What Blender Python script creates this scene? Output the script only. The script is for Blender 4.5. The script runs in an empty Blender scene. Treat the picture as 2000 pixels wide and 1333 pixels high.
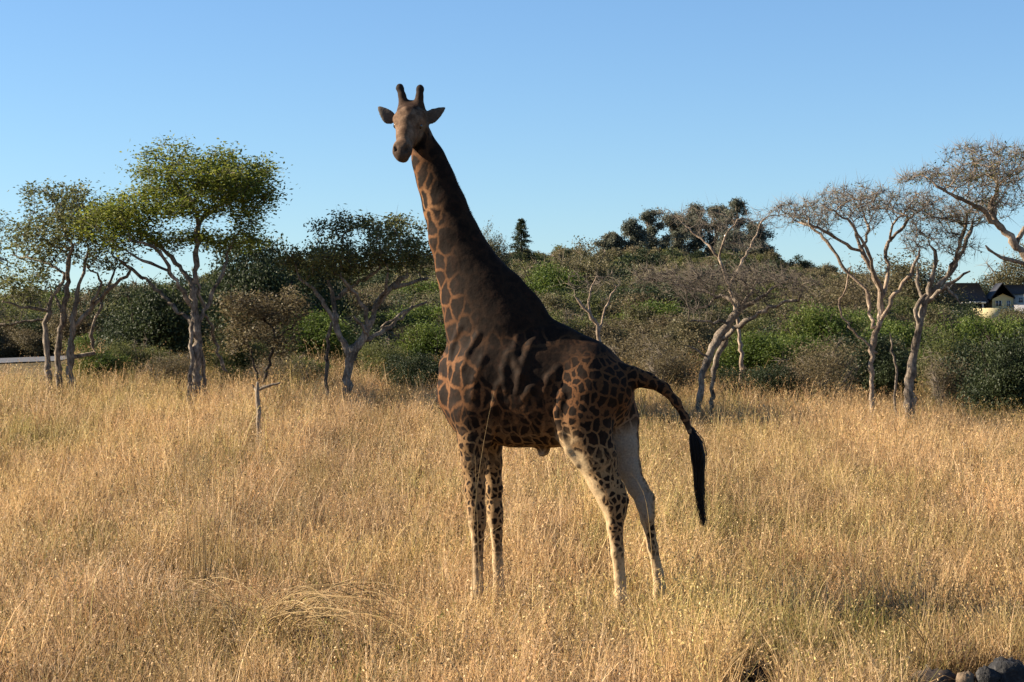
import bpy, math, random
import numpy as np
from mathutils import Vector, Matrix

random.seed(7)
rng = np.random.default_rng(7)
scene = bpy.context.scene
COL = scene.collection

# ------------------------------------------------------------------ camera
F = 4180.0                       # focal length in photo pixels (2000 px wide)
CAM_H = 2.45
HORIZON = 700.0
PITCH = math.atan((HORIZON - 666.5) / F)
cam_d = bpy.data.cameras.new("camera")
cam_d.sensor_width = 36.0
cam_d.lens = F / 2000.0 * 36.0
cam_d.clip_start = 0.1
cam_d.clip_end = 9000.0
cam = bpy.data.objects.new("camera", cam_d)
cam.location = (0, 0, CAM_H)
cam.rotation_euler = (math.radians(90) + PITCH, 0, 0)
COL.objects.link(cam)
scene.camera = cam

# ------------------------------------------------------------------ light
SUN_EL = math.radians(25)
SUN_BACK = math.radians(8)       # sun stands to the left, a little beyond the giraffe
S = Vector((-math.cos(SUN_BACK) * math.cos(SUN_EL), math.sin(SUN_BACK) * math.cos(SUN_EL), math.sin(SUN_EL)))
world = bpy.data.worlds.new("World")
scene.world = world
world.use_nodes = True
wn = world.node_tree.nodes
wl = world.node_tree.links
wn.clear()
sky = wn.new('ShaderNodeTexSky')
sky.sky_type = 'NISHITA'
sky.sun_disc = False
sky.sun_elevation = SUN_EL
sky.sun_rotation = math.atan2(S.x, S.y)
sky.altitude = 300
sky.air_density = 1.0
sky.dust_density = 0.1
sky.ozone_density = 4.0
bg = wn.new('ShaderNodeBackground')
bg.inputs['Strength'].default_value = 0.05
wo = wn.new('ShaderNodeOutputWorld')
tone = wn.new('ShaderNodeMix')
tone.data_type = 'RGBA'
tone.blend_type = 'MULTIPLY'
tone.inputs[0].default_value = 1.0
tone.inputs[7].default_value = (0.85, 0.965, 1.08, 1)     # the clear, deep blue winter sky
wl.new(sky.outputs[0], tone.inputs[6])
wl.new(tone.outputs[2], bg.inputs[0])
wl.new(bg.outputs[0], wo.inputs[0])
sun_d = bpy.data.lights.new("sun", 'SUN')
sun_d.energy = 5.0
sun_d.angle = math.radians(0.5)
sun_d.color = (1.0, 0.86, 0.66)
sun = bpy.data.objects.new("sun", sun_d)
sun.rotation_euler = S.to_track_quat('Z', 'Y').to_euler()
sun.location = (-20, 20, 30)
COL.objects.link(sun)
scene.view_settings.view_transform = 'Standard'
scene.view_settings.look = 'None'
scene.view_settings.exposure = 1.62
scene.view_settings.gamma = 1.0
scene.view_settings.use_curve_mapping = False
scene.render.engine = 'CYCLES'
scene.cycles.use_denoising = True
scene.cycles.max_bounces = 4
scene.cycles.diffuse_bounces = 2
scene.cycles.transmission_bounces = 4
scene.cycles.transparent_max_bounces = 6
scene.cycles.caustics_reflective = False
scene.cycles.caustics_refractive = False

# ------------------------------------------------------------------ helpers
def P(px, py, Y):
    """point at distance Y seen at photo pixel (px, py)"""
    dx = (px - 1000.0) / F
    dz = (666.5 - py) / F
    dy = math.cos(PITCH) - dz * math.sin(PITCH)
    vz = math.sin(PITCH) + dz * math.cos(PITCH)
    s = Y / dy
    return np.array([dx * s, Y, CAM_H + vz * s])

def PXM(Y):
    return F / Y

def sstep(a, b, x):
    t = np.clip((np.asarray(x, float) - a) / (b - a), 0, 1)
    return t * t * (3 - 2 * t)

def terrain(x, y):
    x = np.asarray(x, float)
    y = np.asarray(y, float)
    near = np.interp(y, [-5000, 21, 30, 50, 9000], [0, 0, 0.25, 1.06, 1.06])
    far = np.interp(y, [50, 70, 100, 200, 300, 450, 650, 900, 9000], [0, 1.35, 2.6, 5.6, 9.5, 17, 29, 30, 20])
    px = 1000 + F * x / np.maximum(y, 40)
    fac = np.interp(px, [-3000, -600, 0, 250, 500, 850, 1000, 1200, 1500, 1700, 1900, 2000, 2600, 5000],
                    [.6, .5, .5, .6, .75, .92, 1.0, 1.05, 1.0, .72, .5, .5, .6, .6])
    cross = -0.032 * np.clip(x, -14, 14) * sstep(22, 50, y)
    bump = 0.03 * np.sin(x * 1.3 + 0.4 * y) * np.sin(y * 0.9) + 0.05 * np.sin(0.31 * x + 1) * np.sin(0.27 * y)
    return near + far * fac + cross + bump * sstep(12, 16, y)

def ground_pt(px, Y, sink=0.0):
    x = (px - 1000.0) / F * Y
    return np.array([x, Y, float(terrain(x, Y)) - sink])

def new_obj(name, data, parent=None, **props):
    o = bpy.data.objects.new(name, data)
    COL.objects.link(o)
    if parent is not None:
        o.parent = parent
    for k, v in props.items():
        o[k] = v
    return o

def empty(name, loc, rz=0.0, **props):
    o = new_obj(name, None, None, **props)
    o.empty_display_size = 0.3
    o.location = loc
    o.rotation_euler = (0, 0, rz)
    return o

def np_mesh(name, verts, faces, mat=None, smooth=False, tint=None):
    """faces: (n,k) int array or list of such arrays; tint: per-face floats"""
    if not isinstance(faces, list):
        faces = [faces]
    faces = [np.asarray(f, np.int32) for f in faces if len(f)]
    me = bpy.data.meshes.new(name)
    verts = np.asarray(verts, np.float32)
    me.vertices.add(len(verts))
    me.vertices.foreach_set('co', verts.ravel())
    nl = sum(f.size for f in faces)
    nf = sum(len(f) for f in faces)
    me.loops.add(nl)
    me.polygons.add(nf)
    me.loops.foreach_set('vertex_index', np.concatenate([f.ravel() for f in faces]))
    sizes = np.concatenate([np.full(len(f), f.shape[1], np.int32) for f in faces])
    starts = np.concatenate([[0], np.cumsum(sizes)[:-1]]).astype(np.int32)
    me.polygons.foreach_set('loop_start', starts)
    if smooth:
        me.polygons.foreach_set('use_smooth', np.ones(nf, bool))
    if tint is not None:
        a = me.attributes.new('tint', 'FLOAT', 'FACE')
        a.data.foreach_set('value', np.asarray(tint, np.float32))
    me.update(calc_edges=True)
    if mat is not None:
        me.materials.append(mat)
    return me

def unit(v):
    return v / np.maximum(np.linalg.norm(v, axis=-1, keepdims=True), 1e-9)

class MB:
    """collects vertices and faces of one mesh"""
    def __init__(self):
        self.v = []; self.q = []; self.t = []; self.n = 0; self.tq = []; self.tt = []
    def add(self, v, q=None, t=None, tint=0.5):
        v = np.asarray(v, float).reshape(-1, 3)
        if q is not None and len(q):
            q = np.asarray(q, int)
            self.q.append(q + self.n)
            self.tq.append(np.broadcast_to(np.asarray(tint, float), (len(q),)))
        if t is not None and len(t):
            t = np.asarray(t, int)
            self.t.append(t + self.n)
            self.tt.append(np.broadcast_to(np.asarray(tint, float), (len(t),)))
        self.v.append(v); self.n += len(v)
    def box(self, lo, hi):
        x0, y0, z0 = lo; x1, y1, z1 = hi
        self.add([(x0,y0,z0),(x1,y0,z0),(x1,y1,z0),(x0,y1,z0),(x0,y0,z1),(x1,y0,z1),(x1,y1,z1),(x0,y1,z1)],
                 [(0,3,2,1),(4,5,6,7),(0,1,5,4),(1,2,6,5),(2,3,7,6),(3,0,4,7)])
    def tube(self, pts, rad, sides=6, tint=0.5):
        pts = np.asarray(pts, float); n = len(pts)
        if n < 2:
            return
        tan = np.zeros_like(pts)
        tan[1:-1] = pts[2:] - pts[:-2]; tan[0] = pts[1] - pts[0]; tan[-1] = pts[-1] - pts[-2]
        tan = unit(tan)
        ref = np.array([0.31, 0.87, 0.38])
        a = unit(np.cross(tan, ref)); b = np.cross(tan, a)
        ang = np.arange(sides) / sides * 2 * math.pi
        ring = (a[:, None, :] * np.cos(ang)[None, :, None] + b[:, None, :] * np.sin(ang)[None, :, None]) * np.asarray(rad)[:, None, None]
        v = (pts[:, None, :] + ring).reshape(-1, 3)
        i = np.arange(n - 1)[:, None] * sides; j = np.arange(sides)[None, :]; j2 = (j + 1) % sides
        q = np.stack([i + j, i + j2, i + sides + j2, i + sides + j], -1).reshape(-1, 4)
        self.add(v, q, None, tint)
    def spikes(self, start, end, r, tint=0.5):
        """thin three-sided twigs"""
        start = np.asarray(start, float); end = np.asarray(end, float); n = len(start)
        if n == 0:
            return
        d = unit(end - start)
        a = unit(np.cross(d, rng.normal(size=(n, 3)))); b = np.cross(d, a)
        r = np.broadcast_to(np.asarray(r, float), (n,))[:, None]
        v = np.stack([start + a * r, start + (-0.5 * a + 0.87 * b) * r, start + (-0.5 * a - 0.87 * b) * r, end], 1).reshape(-1, 3)
        i = np.arange(n)[:, None] * 4
        t = np.concatenate([i + np.array([0, 1, 3]), i + np.array([1, 2, 3]), i + np.array([2, 0, 3])])
        tt = np.broadcast_to(np.asarray(tint, float), (n,))
        self.add(v, None, t, np.concatenate([tt, tt, tt]))
    def leaves(self, c, length, width, tint, flat=0.0):
        """small diamond leaves, bent along the middle"""
        c = np.asarray(c, float); n = len(c)
        if n == 0:
            return
        d = rng.normal(size=(n, 3)); d[:, 2] *= (1 - flat); d = unit(d)
        nrm = rng.normal(size=(n, 3)); nrm[:, 2] += flat * 2.0
        w = unit(np.cross(d, nrm))
        L = (length * rng.uniform(.6, 1.3, n))[:, None] * .5
        W = (width * rng.uniform(.6, 1.3, n))[:, None] * .5
        up = np.cross(w, d) * W * 0.5
        v = np.stack([c - d * L, c + w * W + up, c + d * L, c - w * W + up], 1).reshape(-1, 3)
        i = np.arange(n)[:, None] * 4
        self.add(v, i + np.array([0, 1, 2, 3]), None, tint)
    def mesh(self, name, mat, smooth=False):
        faces = []; tint = []
        if self.q: faces.append(np.concatenate(self.q)); tint.append(np.concatenate(self.tq))
        if self.t: faces.append(np.concatenate(self.t)); tint.append(np.concatenate(self.tt))
        return np_mesh(name, np.concatenate(self.v), faces, mat, smooth, np.concatenate(tint))

# ------------------------------------------------------------------ materials
def mat_nodes(name):
    m = bpy.data.materials.new(name)
    m.use_nodes = True
    nt = m.node_tree
    nt.nodes.clear()
    out = nt.nodes.new('ShaderNodeOutputMaterial')
    return m, nt, out

def N(nt, t, **kw):
    n = nt.nodes.new(t)
    for k, v in kw.items():
        if k.startswith('i_'):
            n.inputs[k[2:].replace('_', ' ')].default_value = v
        else:
            setattr(n, k, v)
    return n

def ramp(nt, stops, fac=None):
    r = nt.nodes.new('ShaderNodeValToRGB')
    el = r.color_ramp.elements
    while len(el) < len(stops):
        el.new(0.5)
    for e, (p, c) in zip(el, stops):
        e.position = p
        e.color = (*c, 1)
    if fac is not None:
        nt.links.new(fac, r.inputs[0])
    return r

def leaf_mat(name, stops, transl=0.35, noise_scale=0.6):
    """foliage: face tint plus a slow noise choose the colour; light passes through a little"""
    m, nt, out = mat_nodes(name)
    at = N(nt, 'ShaderNodeAttribute', attribute_name='tint')
    tc = N(nt, 'ShaderNodeTexCoord')
    no = N(nt, 'ShaderNodeTexNoise', i_Scale=noise_scale, i_Detail=2.0)
    nt.links.new(tc.outputs['Object'], no.inputs['Vector'])
    mx = N(nt, 'ShaderNodeMath', operation='MULTIPLY_ADD')
    nt.links.new(no.outputs[0], mx.inputs[0]); mx.inputs[1].default_value = 0.9
    ad = N(nt, 'ShaderNodeMath', operation='MULTIPLY_ADD')
    nt.links.new(at.outputs['Fac'], ad.inputs[0]); ad.inputs[1].default_value = 0.6; ad.inputs[2].default_value = -0.25
    nt.links.new(ad.outputs[0], mx.inputs[2])
    r = ramp(nt, stops, mx.outputs[0])
    df = N(nt, 'ShaderNodeBsdfPrincipled', i_Roughness=0.6)
    df.inputs['Specular IOR Level'].default_value = 0.25
    nt.links.new(r.outputs[0], df.inputs['Base Color'])
    tr = N(nt, 'ShaderNodeBsdfTranslucent')
    nt.links.new(r.outputs[0], tr.inputs['Color'])
    mix = N(nt, 'ShaderNodeMixShader'); mix.inputs[0].default_value = transl
    nt.links.new(df.outputs[0], mix.inputs[1]); nt.links.new(tr.outputs[0], mix.inputs[2])
    nt.links.new(mix.outputs[0], out.inputs[0])
    return m

def rough_mat(name, stops, scale=4.0, rough=0.85, bump=0.4, stretch=(1, 1, 1), detail=6.0, spec=0.3):
    m, nt, out = mat_nodes(name)
    tc = N(nt, 'ShaderNodeTexCoord')
    mp = N(nt, 'ShaderNodeMapping'); mp.inputs['Scale'].default_value = stretch
    nt.links.new(tc.outputs['Object'], mp.inputs[0])
    no = N(nt, 'ShaderNodeTexNoise', i_Scale=scale, i_Detail=detail, i_Roughness=0.65)
    nt.links.new(mp.outputs[0], no.inputs['Vector'])
    r = ramp(nt, stops, no.outputs[0])
    p = N(nt, 'ShaderNodeBsdfPrincipled', i_Roughness=rough)
    p.inputs['Specular IOR Level'].default_value = spec
    nt.links.new(r.outputs[0], p.inputs['Base Color'])
    if bump:
        b = N(nt, 'ShaderNodeBump', i_Strength=bump, i_Distance=0.03)
        nt.links.new(no.outputs[0], b.inputs['Height'])
        nt.links.new(b.outputs[0], p.inputs['Normal'])
    nt.links.new(p.outputs[0], out.inputs[0])
    return m

def bark_mat(name, dark, mid, pale):
    """fissured bark: long dark cracks, paler worn plates"""
    m, nt, out = mat_nodes(name)
    L = nt.links
    tc = N(nt, 'ShaderNodeTexCoord')
    mp = N(nt, 'ShaderNodeMapping'); mp.inputs['Scale'].default_value = (1, 1, .28)
    L.new(tc.outputs['Object'], mp.inputs[0])
    n1 = N(nt, 'ShaderNodeTexNoise', i_Scale=26.0, i_Detail=6.0, i_Roughness=.7)
    n2 = N(nt, 'ShaderNodeTexNoise', i_Scale=3.2, i_Detail=4.0, i_Roughness=.6)
    L.new(mp.outputs[0], n1.inputs['Vector']); L.new(tc.outputs['Object'], n2.inputs['Vector'])
    ad = N(nt, 'ShaderNodeMath', operation='ADD'); L.new(n1.outputs[0], ad.inputs[0]); L.new(n2.outputs[0], ad.inputs[1])
    ml = N(nt, 'ShaderNodeMath', operation='MULTIPLY'); L.new(ad.outputs[0], ml.inputs[0]); ml.inputs[1].default_value = .5
    r = ramp(nt, [(.38, dark), (.5, mid), (.62, pale)], ml.outputs[0])
    p = N(nt, 'ShaderNodeBsdfPrincipled', i_Roughness=.9); p.inputs['Specular IOR Level'].default_value = .15
    L.new(r.outputs[0], p.inputs['Base Color'])
    b = N(nt, 'ShaderNodeBump', i_Strength=1.0, i_Distance=.05); L.new(ml.outputs[0], b.inputs['Height']); L.new(b.outputs[0], p.inputs['Normal'])
    L.new(p.outputs[0], out.inputs[0])
    return m
M_bark = bark_mat('bark', (.035, .027, .021), (.15, .12, .093), (.34, .28, .22))
M_bark_dark = bark_mat('dark_bark', (.018, .014, .011), (.05, .04, .032), (.11, .09, .07))
M_bark_pale = bark_mat('pale_bark', (.06, .044, .032), (.23, .17, .122), (.44, .35, .265))
M_twig = rough_mat('twig', [(.3, (.05, .04, .032)), (.7, (.11, .09, .07))], 3, bump=0)
M_twig_pale = rough_mat('pale_twig', [(.3, (.075, .06, .047)), (.7, (.17, .14, .11))], 3, bump=0)
M_leaf_bright = leaf_mat('acacia_leaf', [(.1, (.05, .07, .012)), (.45, (.115, .145, .02)), (.8, (.21, .22, .04))], .5)
M_leaf_mid = leaf_mat('olive_leaf', [(.1, (.045, .056, .020)), (.5, (.098, .108, .035)), (.85, (.18, .175, .06))], .45)
M_leaf_dark = leaf_mat('dark_leaf', [(.1, (.016, .024, .012)), (.5, (.034, .048, .020)), (.85, (.07, .085, .03))], .3)
M_leaf_brown = leaf_mat('dry_leaf', [(.1, (.07, .052, .03)), (.5, (.13, .105, .055)), (.85, (.2, .165, .085))], .35)
M_leaf_euc = leaf_mat('eucalyptus_leaf', [(.1, (.058, .068, .052)), (.5, (.115, .122, .088)), (.85, (.19, .185, .13))], .3, .12)
M_leaf_hill = leaf_mat('hill_leaf', [(.05, (.06, .056, .028)), (.4, (.115, .105, .05)), (.65, (.15, .125, .066)), (.9, (.19, .15, .08))], .35)
M_leaf_lush = leaf_mat('lush_leaf', [(.1, (.03, .055, .012)), (.5, (.085, .12, .022)), (.85, (.17, .19, .04))], .4)

# ------------------------------------------------------------------ ground
def build_ground():
    ys = np.concatenate([np.linspace(-60, 10, 10), np.linspace(12, 60, 90), np.geomspace(61, 900, 90), np.geomspace(1000, 7000, 14)])
    ts = np.linspace(-1, 1, 141)
    ts = np.sign(ts) * np.abs(ts) ** 1.6
    Y, T = np.meshgrid(ys, ts, indexing='ij')
    X = T * (60 + np.maximum(Y, 0) * 0.9)
    Z = terrain(X, Y)
    n, m = Y.shape
    i = np.arange(n - 1)[:, None] * m + np.arange(m - 1)[None, :]
    q = np.stack([i, i + 1, i + m + 1, i + m], -1).reshape(-1, 4)
    mt, nt, out = mat_nodes('ground_soil')
    tc = N(nt, 'ShaderNodeTexCoord')
    n1 = N(nt, 'ShaderNodeTexNoise', i_Scale=0.35, i_Detail=8.0, i_Roughness=0.7)
    n2 = N(nt, 'ShaderNodeTexNoise', i_Scale=9.0, i_Detail=6.0, i_Roughness=0.7)
    nt.links.new(tc.outputs['Object'], n1.inputs['Vector']); nt.links.new(tc.outputs['Object'], n2.inputs['Vector'])
    r1 = ramp(nt, [(.35, (.06, .055, .025)), (.5, (.13, .10, .05)), (.65, (.2, .15, .075))], n1.outputs[0])
    r2 = ramp(nt, [(.3, (.45, .42, .38)), (.7, (1.1, 1.05, 1.0))], n2.outputs[0])
    mx = N(nt, 'ShaderNodeMix', data_type='RGBA', blend_type='MULTIPLY'); mx.inputs[0].default_value = 1
    nt.links.new(r1.outputs[0], mx.inputs[6]); nt.links.new(r2.outputs[0], mx.inputs[7])
    p = N(nt, 'ShaderNodeBsdfPrincipled', i_Roughness=0.95)
    p.inputs['Specular IOR Level'].default_value = 0.1
    b = N(nt, 'ShaderNodeBump', i_Strength=.6, i_Distance=.05)
    nt.links.new(n2.outputs[0], b.inputs['Height']); nt.links.new(b.outputs[0], p.inputs['Normal'])
    nt.links.new(mx.outputs[2], p.inputs['Base Color']); nt.links.new(p.outputs[0], out.inputs[0])
    new_obj('ground', np_mesh('ground', np.stack([X, Y, Z], -1).reshape(-1, 3), q, mt, True), kind='structure')
    # pale gravel track beyond the trees on the left
    xs = np.linspace(-60, -15.5, 40); w = np.linspace(-1, 1, 7)
    XX, WW = np.meshgrid(xs, w, indexing='ij')
    YY = 76 + (XX + 12) * -0.15 + WW * 4.5 * (0.9 + .25 * np.sin(XX * .6))
    ZZ = terrain(XX, YY) + 0.03
    n, m = XX.shape
    i = np.arange(n - 1)[:, None] * m + np.arange(m - 1)[None, :]
    q = np.stack([i, i + m, i + m + 1, i + 1], -1).reshape(-1, 4)
    mt = rough_mat('track_gravel', [(.3, (.06, .064, .075)), (.7, (.125, .13, .145))], 6, .9, .5)
    new_obj('track', np_mesh('track', np.stack([XX, YY, ZZ], -1).reshape(-1, 3), q, mt, True), kind='structure')

build_ground()

# ------------------------------------------------------------------ giraffe
GA = math.radians(17)             # heading: left, a little away from the camera
GO = np.array([(1070 - 1000) / F * 20.0, 20.0, 0.0])
GH = np.array([-math.cos(GA), math.sin(GA), 0])
GL = np.array([-math.sin(GA), -math.cos(GA), 0])
GO[2] = float(terrain(GO[0], GO[1]))

def G(px, py, v=0.0):
    """giraffe-local point (forward, towards its left side, up) seen at a photo pixel, v metres off its mid-plane"""
    c, s = math.cos(GA), math.sin(GA)
    dz = (666.5 - py) / F
    dy = math.cos(PITCH) - dz * math.sin(PITCH)
    k = (px - 1000.0) / F / dy
    u = (GO[0] - v * s - k * (GO[1] - v * c)) / (c + k * s)
    Y = GO[1] + u * s - v * c
    return np.array([u, v, P(px, py, Y)[2] - GO[2]])

def to_local(w):
    return np.array([np.dot(w, GH), np.dot(w, GL), w[2]])

R = 1 / 209.0

def build_giraffe():
    prims = []      # tag, a, b, ra, rb, lateral scale, blend
    def chain(tag, pts, s=1.0, k=0.06, first=0):
        for p, q in zip(pts[:-1], pts[1:]):
            prims.append((tag, G(p[0], p[1], p[3]), G(q[0], q[1], q[3]), p[2] * R, q[2] * R, s, k))
    # torso
    chain('torso', [(955, 735, 92, 0), (1010, 745, 104, 0), (1065, 762, 103, 0), (1125, 768, 92, 0), (1168, 772, 66, 0)], .80, .10)
    chain('torso', [(930, 790, 62, 0), (1000, 812, 56, 0), (1080, 815, 52, 0)], .95, .10)
    chain('torso', [(1030, 640, 30, 0), (1090, 678, 36, 0), (1150, 715, 42, 0), (1200, 742, 28, 0)], .8, .12)
    chain('torso', [(1150, 735, 50, .13), (1195, 762, 34, .13)], .9, .1)
    chain('torso', [(1150, 735, 50, -.13), (1200, 762, 34, -.13)], .9, .1)
    # shoulder blades and brisket
    for sd in (1, -1):
        chain('torso', [(990, 655, 42, .13 * sd), (945, 735, 58, .2 * sd), (925, 800, 46, .22 * sd)], .72, .09)
    chain('torso', [(893, 715, 34, 0), (890, 770, 32, 0), (912, 820, 30, 0)], 1.1, .09)
    # neck
    chain('neck', [(822, 268, 24, 0), (838, 315, 30, 0), (852, 355, 34.5, 0), (869, 405, 40, 0), (888, 465, 48, 0),
                   (912, 525, 59, 0), (940, 585, 78, 0), (968, 650, 96, 0), (985, 710, 95, 0)], .62, .07)
    chain('neck', [(1000, 560, 18, 0), (1030, 605, 22, 0), (1062, 645, 20, 0)], .6, .08)
    # legs
    fl, fr, hl, hr = .20, -.20, .21, -.21
    chain('leg', [(930, 800, 42, fl), (926, 860, 31, fl), (926, 905, 24, fl), (928, 955, 18.5, fl), (931, 1000, 16.5, fl), (932, 1022, 16.5, fl)], .95, .05)
    chain('leg', [(932, 1022, 16.5, fl), (933, 1050, 12, fl), (933, 1110, 10.5, fl), (932, 1160, 12, fl), (930, 1172, 12.5, fl), (928, 1195, 11, fl)], 1, .03)
    chain('leg', [(950, 800, 38, fr), (955, 860, 27, fr), (961, 905, 19, fr), (965, 955, 15.5, fr), (967, 1000, 14.5, fr), (968, 1018, 14.5, fr)], 1., .05)
    chain('leg', [(968, 1018, 14.5, fr), (970, 1045, 11, fr), (972, 1100, 10, fr), (974, 1150, 11, fr), (974, 1162, 11.5, fr), (973, 1185, 10.5, fr)], 1, .03)
    chain('leg', [(1150, 770, 62, hl - .02), (1140, 815, 52, hl), (1148, 855, 44, hl), (1165, 895, 37, hl), (1180, 940, 28, hl), (1195, 975, 24, hl), (1202, 1000, 20, hl)], .85, .07)
    chain('leg', [(1212, 950, 8, hl), (1217, 978, 10, hl), (1208, 1010, 12, hl)], .9, .03)
    chain('leg', [(1200, 995, 20, hl), (1201, 1030, 15, hl), (1206, 1080, 12, hl), (1211, 1130, 11, hl), (1213, 1172, 12.5, hl), (1209, 1195, 11, hl)], 1, .03)
    chain('leg', [(1112, 800, 30, hl - .03), (1118, 850, 26, hl), (1140, 890, 22, hl)], .8, .05)
    chain('leg', [(1190, 760, 44, hr), (1206, 820, 40, hr), (1215, 870, 31, hr), (1226, 912, 23, hr), (1243, 950, 16.5, hr), (1258, 982, 15.5, hr)], .8, .06)
    chain('leg', [(1255, 945, 7, hr), (1269, 972, 9, hr), (1268, 1005, 11, hr)], .9, .03)
    chain('leg', [(1258, 982, 16, hr), (1264, 1015, 12.5, hr), (1275, 1070, 10, hr), (1285, 1120, 10.5, hr), (1288, 1150, 12, hr), (1285, 1172, 10.5, hr)], 1, .03)
    for x, y, v, r in ((928, 1200, fl, 13), (972, 1190, fr, 12.5), (1208, 1200, hl, 13), (1283, 1178, hr, 12.5)):
        p = G(x, y, v)
        a = p + np.array([.03, 0, -.02]); b = p + np.array([-.02, 0, .03])
        a[2] = .06; b[2] = .12
        prims.append(('hoof', a, b, r * R, r * R * .85, 1.0, .02))
        prims.append(('hoof', b, p + np.array([-.02, 0, .06]), r * R * .8, 10 * R, 1.0, .03))
    # tail
    chain('tail', [(1205, 735, 26, 0), (1235, 737, 19, 0), (1265, 743, 14, 0), (1297, 759, 10, 0), (1321, 786, 7.5, 0), (1338, 816, 6.5, 0), (1349, 845, 6.2, 0)], 1, .05)
    # sheath under the belly
    chain('sheath', [(1055, 862, 14, 0), (1062, 880, 10, 0), (1058, 885, 7, 0)], 1, .03)
    # head
    c0 = G(803, 226, .02)
    ef = unit(np.array([-.14, -.64, -.75])); er0 = unit(np.cross(ef, np.array([0.03, 0, 1.0])))   # er points to image right side
    eu = np.cross(er0, ef)
    ef, er, eu = to_local(ef), to_local(er0), to_local(eu)
    if np.dot(er0, np.array([1, 0, 0])) < 0:
        er = -er
    def H(f, r, u):
        return c0 + ef * f + er * r + eu * u
    def hp(tag, a, b, ra, rb, k=.04):
        prims.append((tag, H(*a), H(*b), ra, rb, 1.0, k))
    hp('head', (-.05, 0, -.02), (.07, 0, .015), .125, .128, .05)
    for sd in (-1, 1):
        hp('head', (.0, .05 * sd, .02), (.10, .065 * sd, .04), .08, .075)
        hp('head', (.11, .105 * sd, .05), (.18, .085 * sd, .045), .045, .035, .03)      # brow
        hp('head', (.05, .07 * sd, -.06), (.22, .055 * sd, -.05), .075, .06, .05)       # cheek
        hp('head', (.46, .04 * sd, .03), (.50, .045 * sd, .0), .04, .045, .04)          # nostril wings
    hp('head', (.08, 0, .06), (.17, 0, .075), .06, .055, .06)                           # forehead boss
    hp('head', (.07, 0, .02), (.28, 0, .01), .112, .083, .05)
    hp('head', (.28, 0, .01), (.45, 0, -.005), .083, .072, .05)
    hp('head', (.45, 0, -.01), (.52, 0, -.03), .078, .066, .04)
    hp('head', (.04, 0, -.10), (.40, 0, -.085), .08, .05, .05)                          # lower jaw
    hp('head', (.40, 0, -.085), (.49, 0, -.085), .052, .05, .03)
    hp('head', (-.04, 0, -.06), (-.1, 0, -.16), .11, .12, .08)                          # nape
    # horns rise from the crown
    up = to_local(np.array([0, .12, 1.0]))
    for px0, py0, px1, py1 in ((790, 204, 781, 172), (818, 205, 820.5, 174)):
        vb = .03
        a = G(px0, py0, vb); b = G(px1, py1, vb - .04); m = (a + b) / 2
        prims.append(('head', a - np.array([0, 0, .05]), m, .058, .036, 1.0, .04))
        prims.append(('horn', m, b, .036, .034, 1.0, .02))
        prims.append(('horn', b, b + np.array([0, 0, .008]), .040, .034, 1.0, .015))
    # ears: flat cupped leaves
    ears = []
    for bx, by, tx, ty, vb, vt in ((768, 238, 738, 209, .0, .03), (830, 236, 868, 212, .0, .0)):
        a = G(bx, by, vb); b = G(tx, ty, vt)
        ax = unit(b - a); L = np.linalg.norm(b - a)
        face = unit(to_local(unit(np.array([0.0, -1.0, -.2])))); face = unit(face - ax * np.dot(face, ax))
        wd = np.cross(ax, face)
        ears.append((a + ax * L * .50, ax, wd, face, L * .56, .062, .024))
    def ear_sdf(p, e):
        c, ax, wd, fc, l, w, t = e
        q = p - c
        x = q @ ax; y = q @ wd; z = q @ fc
        w2 = w * np.clip(1.0 - .55 * np.clip(x / l, -1, 1), .3, 1.25)
        zz = z + 0.30 * (y / w) ** 2 * -w * .9 + .02
        k = np.sqrt((x / l) ** 2 + (y / w2) ** 2 + (zz / t) ** 2)
        return (k - 1) * t * .8
    # ---- evaluate the field on a grid
    h = .0125
    pts = np.array([p for pr in prims for p in (pr[1], pr[2])] + [e[0] for e in ears])
    rad = np.array([r for pr in prims for r in (pr[3], pr[4])] + [.2] * len(ears))
    lo = (pts - rad[:, None]).min(0) - .05; hi = (pts + rad[:, None]).max(0) + .05
    dims = np.ceil((hi - lo) / h).astype(int) + 1
    fld = np.full(dims, .3, np.float32)
    gx = [lo[i] + h * np.arange(dims[i]) for i in range(3)]
    def smin(a, b, k):
        hh = np.maximum(k - np.abs(a - b), 0) / k
        return np.minimum(a, b) - hh * hh * k * .25
    def cap(p, a, b, ra, rb, s):
        sc = np.array([1, 1 / s, 1])
        pa = (p - a) * sc; ba = (b - a) * sc
        t = np.clip((pa @ ba) / max(ba @ ba, 1e-9), 0, 1)
        return (np.linalg.norm(pa - t[..., None] * ba, axis=-1) - (ra + (rb - ra) * t)) * min(1.0, s)
    def box_of(blo, bhi):
        i0 = np.maximum(np.floor((blo - lo) / h).astype(int), 0)
        i1 = np.minimum(np.ceil((bhi - lo) / h).astype(int) + 1, dims)
        sl = tuple(slice(a, b) for a, b in zip(i0, i1))
        g = np.stack(np.meshgrid(*[gx[i][sl[i]] for i in range(3)], indexing='ij'), -1)
        return sl, g
    for tag, a, b, ra, rb, s, k in prims:
        r = max(ra, rb) * max(1, s) + k + .05
        sl, g = box_of(np.minimum(a, b) - r, np.maximum(a, b) + r)
        fld[sl] = smin(fld[sl], cap(g, a, b, ra, rb, s).astype(np.float32), k)
    for e in ears:
        sl, g = box_of(e[0] - .3, e[0] + .3)
        fld[sl] = smin(fld[sl], ear_sdf(g, e).astype(np.float32), .02)
    # skin folds that catch the low sun, laid on the surface
    def surf_v(px, py):
        for v in np.arange(.62, .02, -.008):
            p = G(px, py, v)
            i = np.round((p - lo) / h).astype(int)
            if (i >= 0).all() and (i < dims).all() and fld[tuple(i)] < 0:
                return v
        return .1
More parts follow.
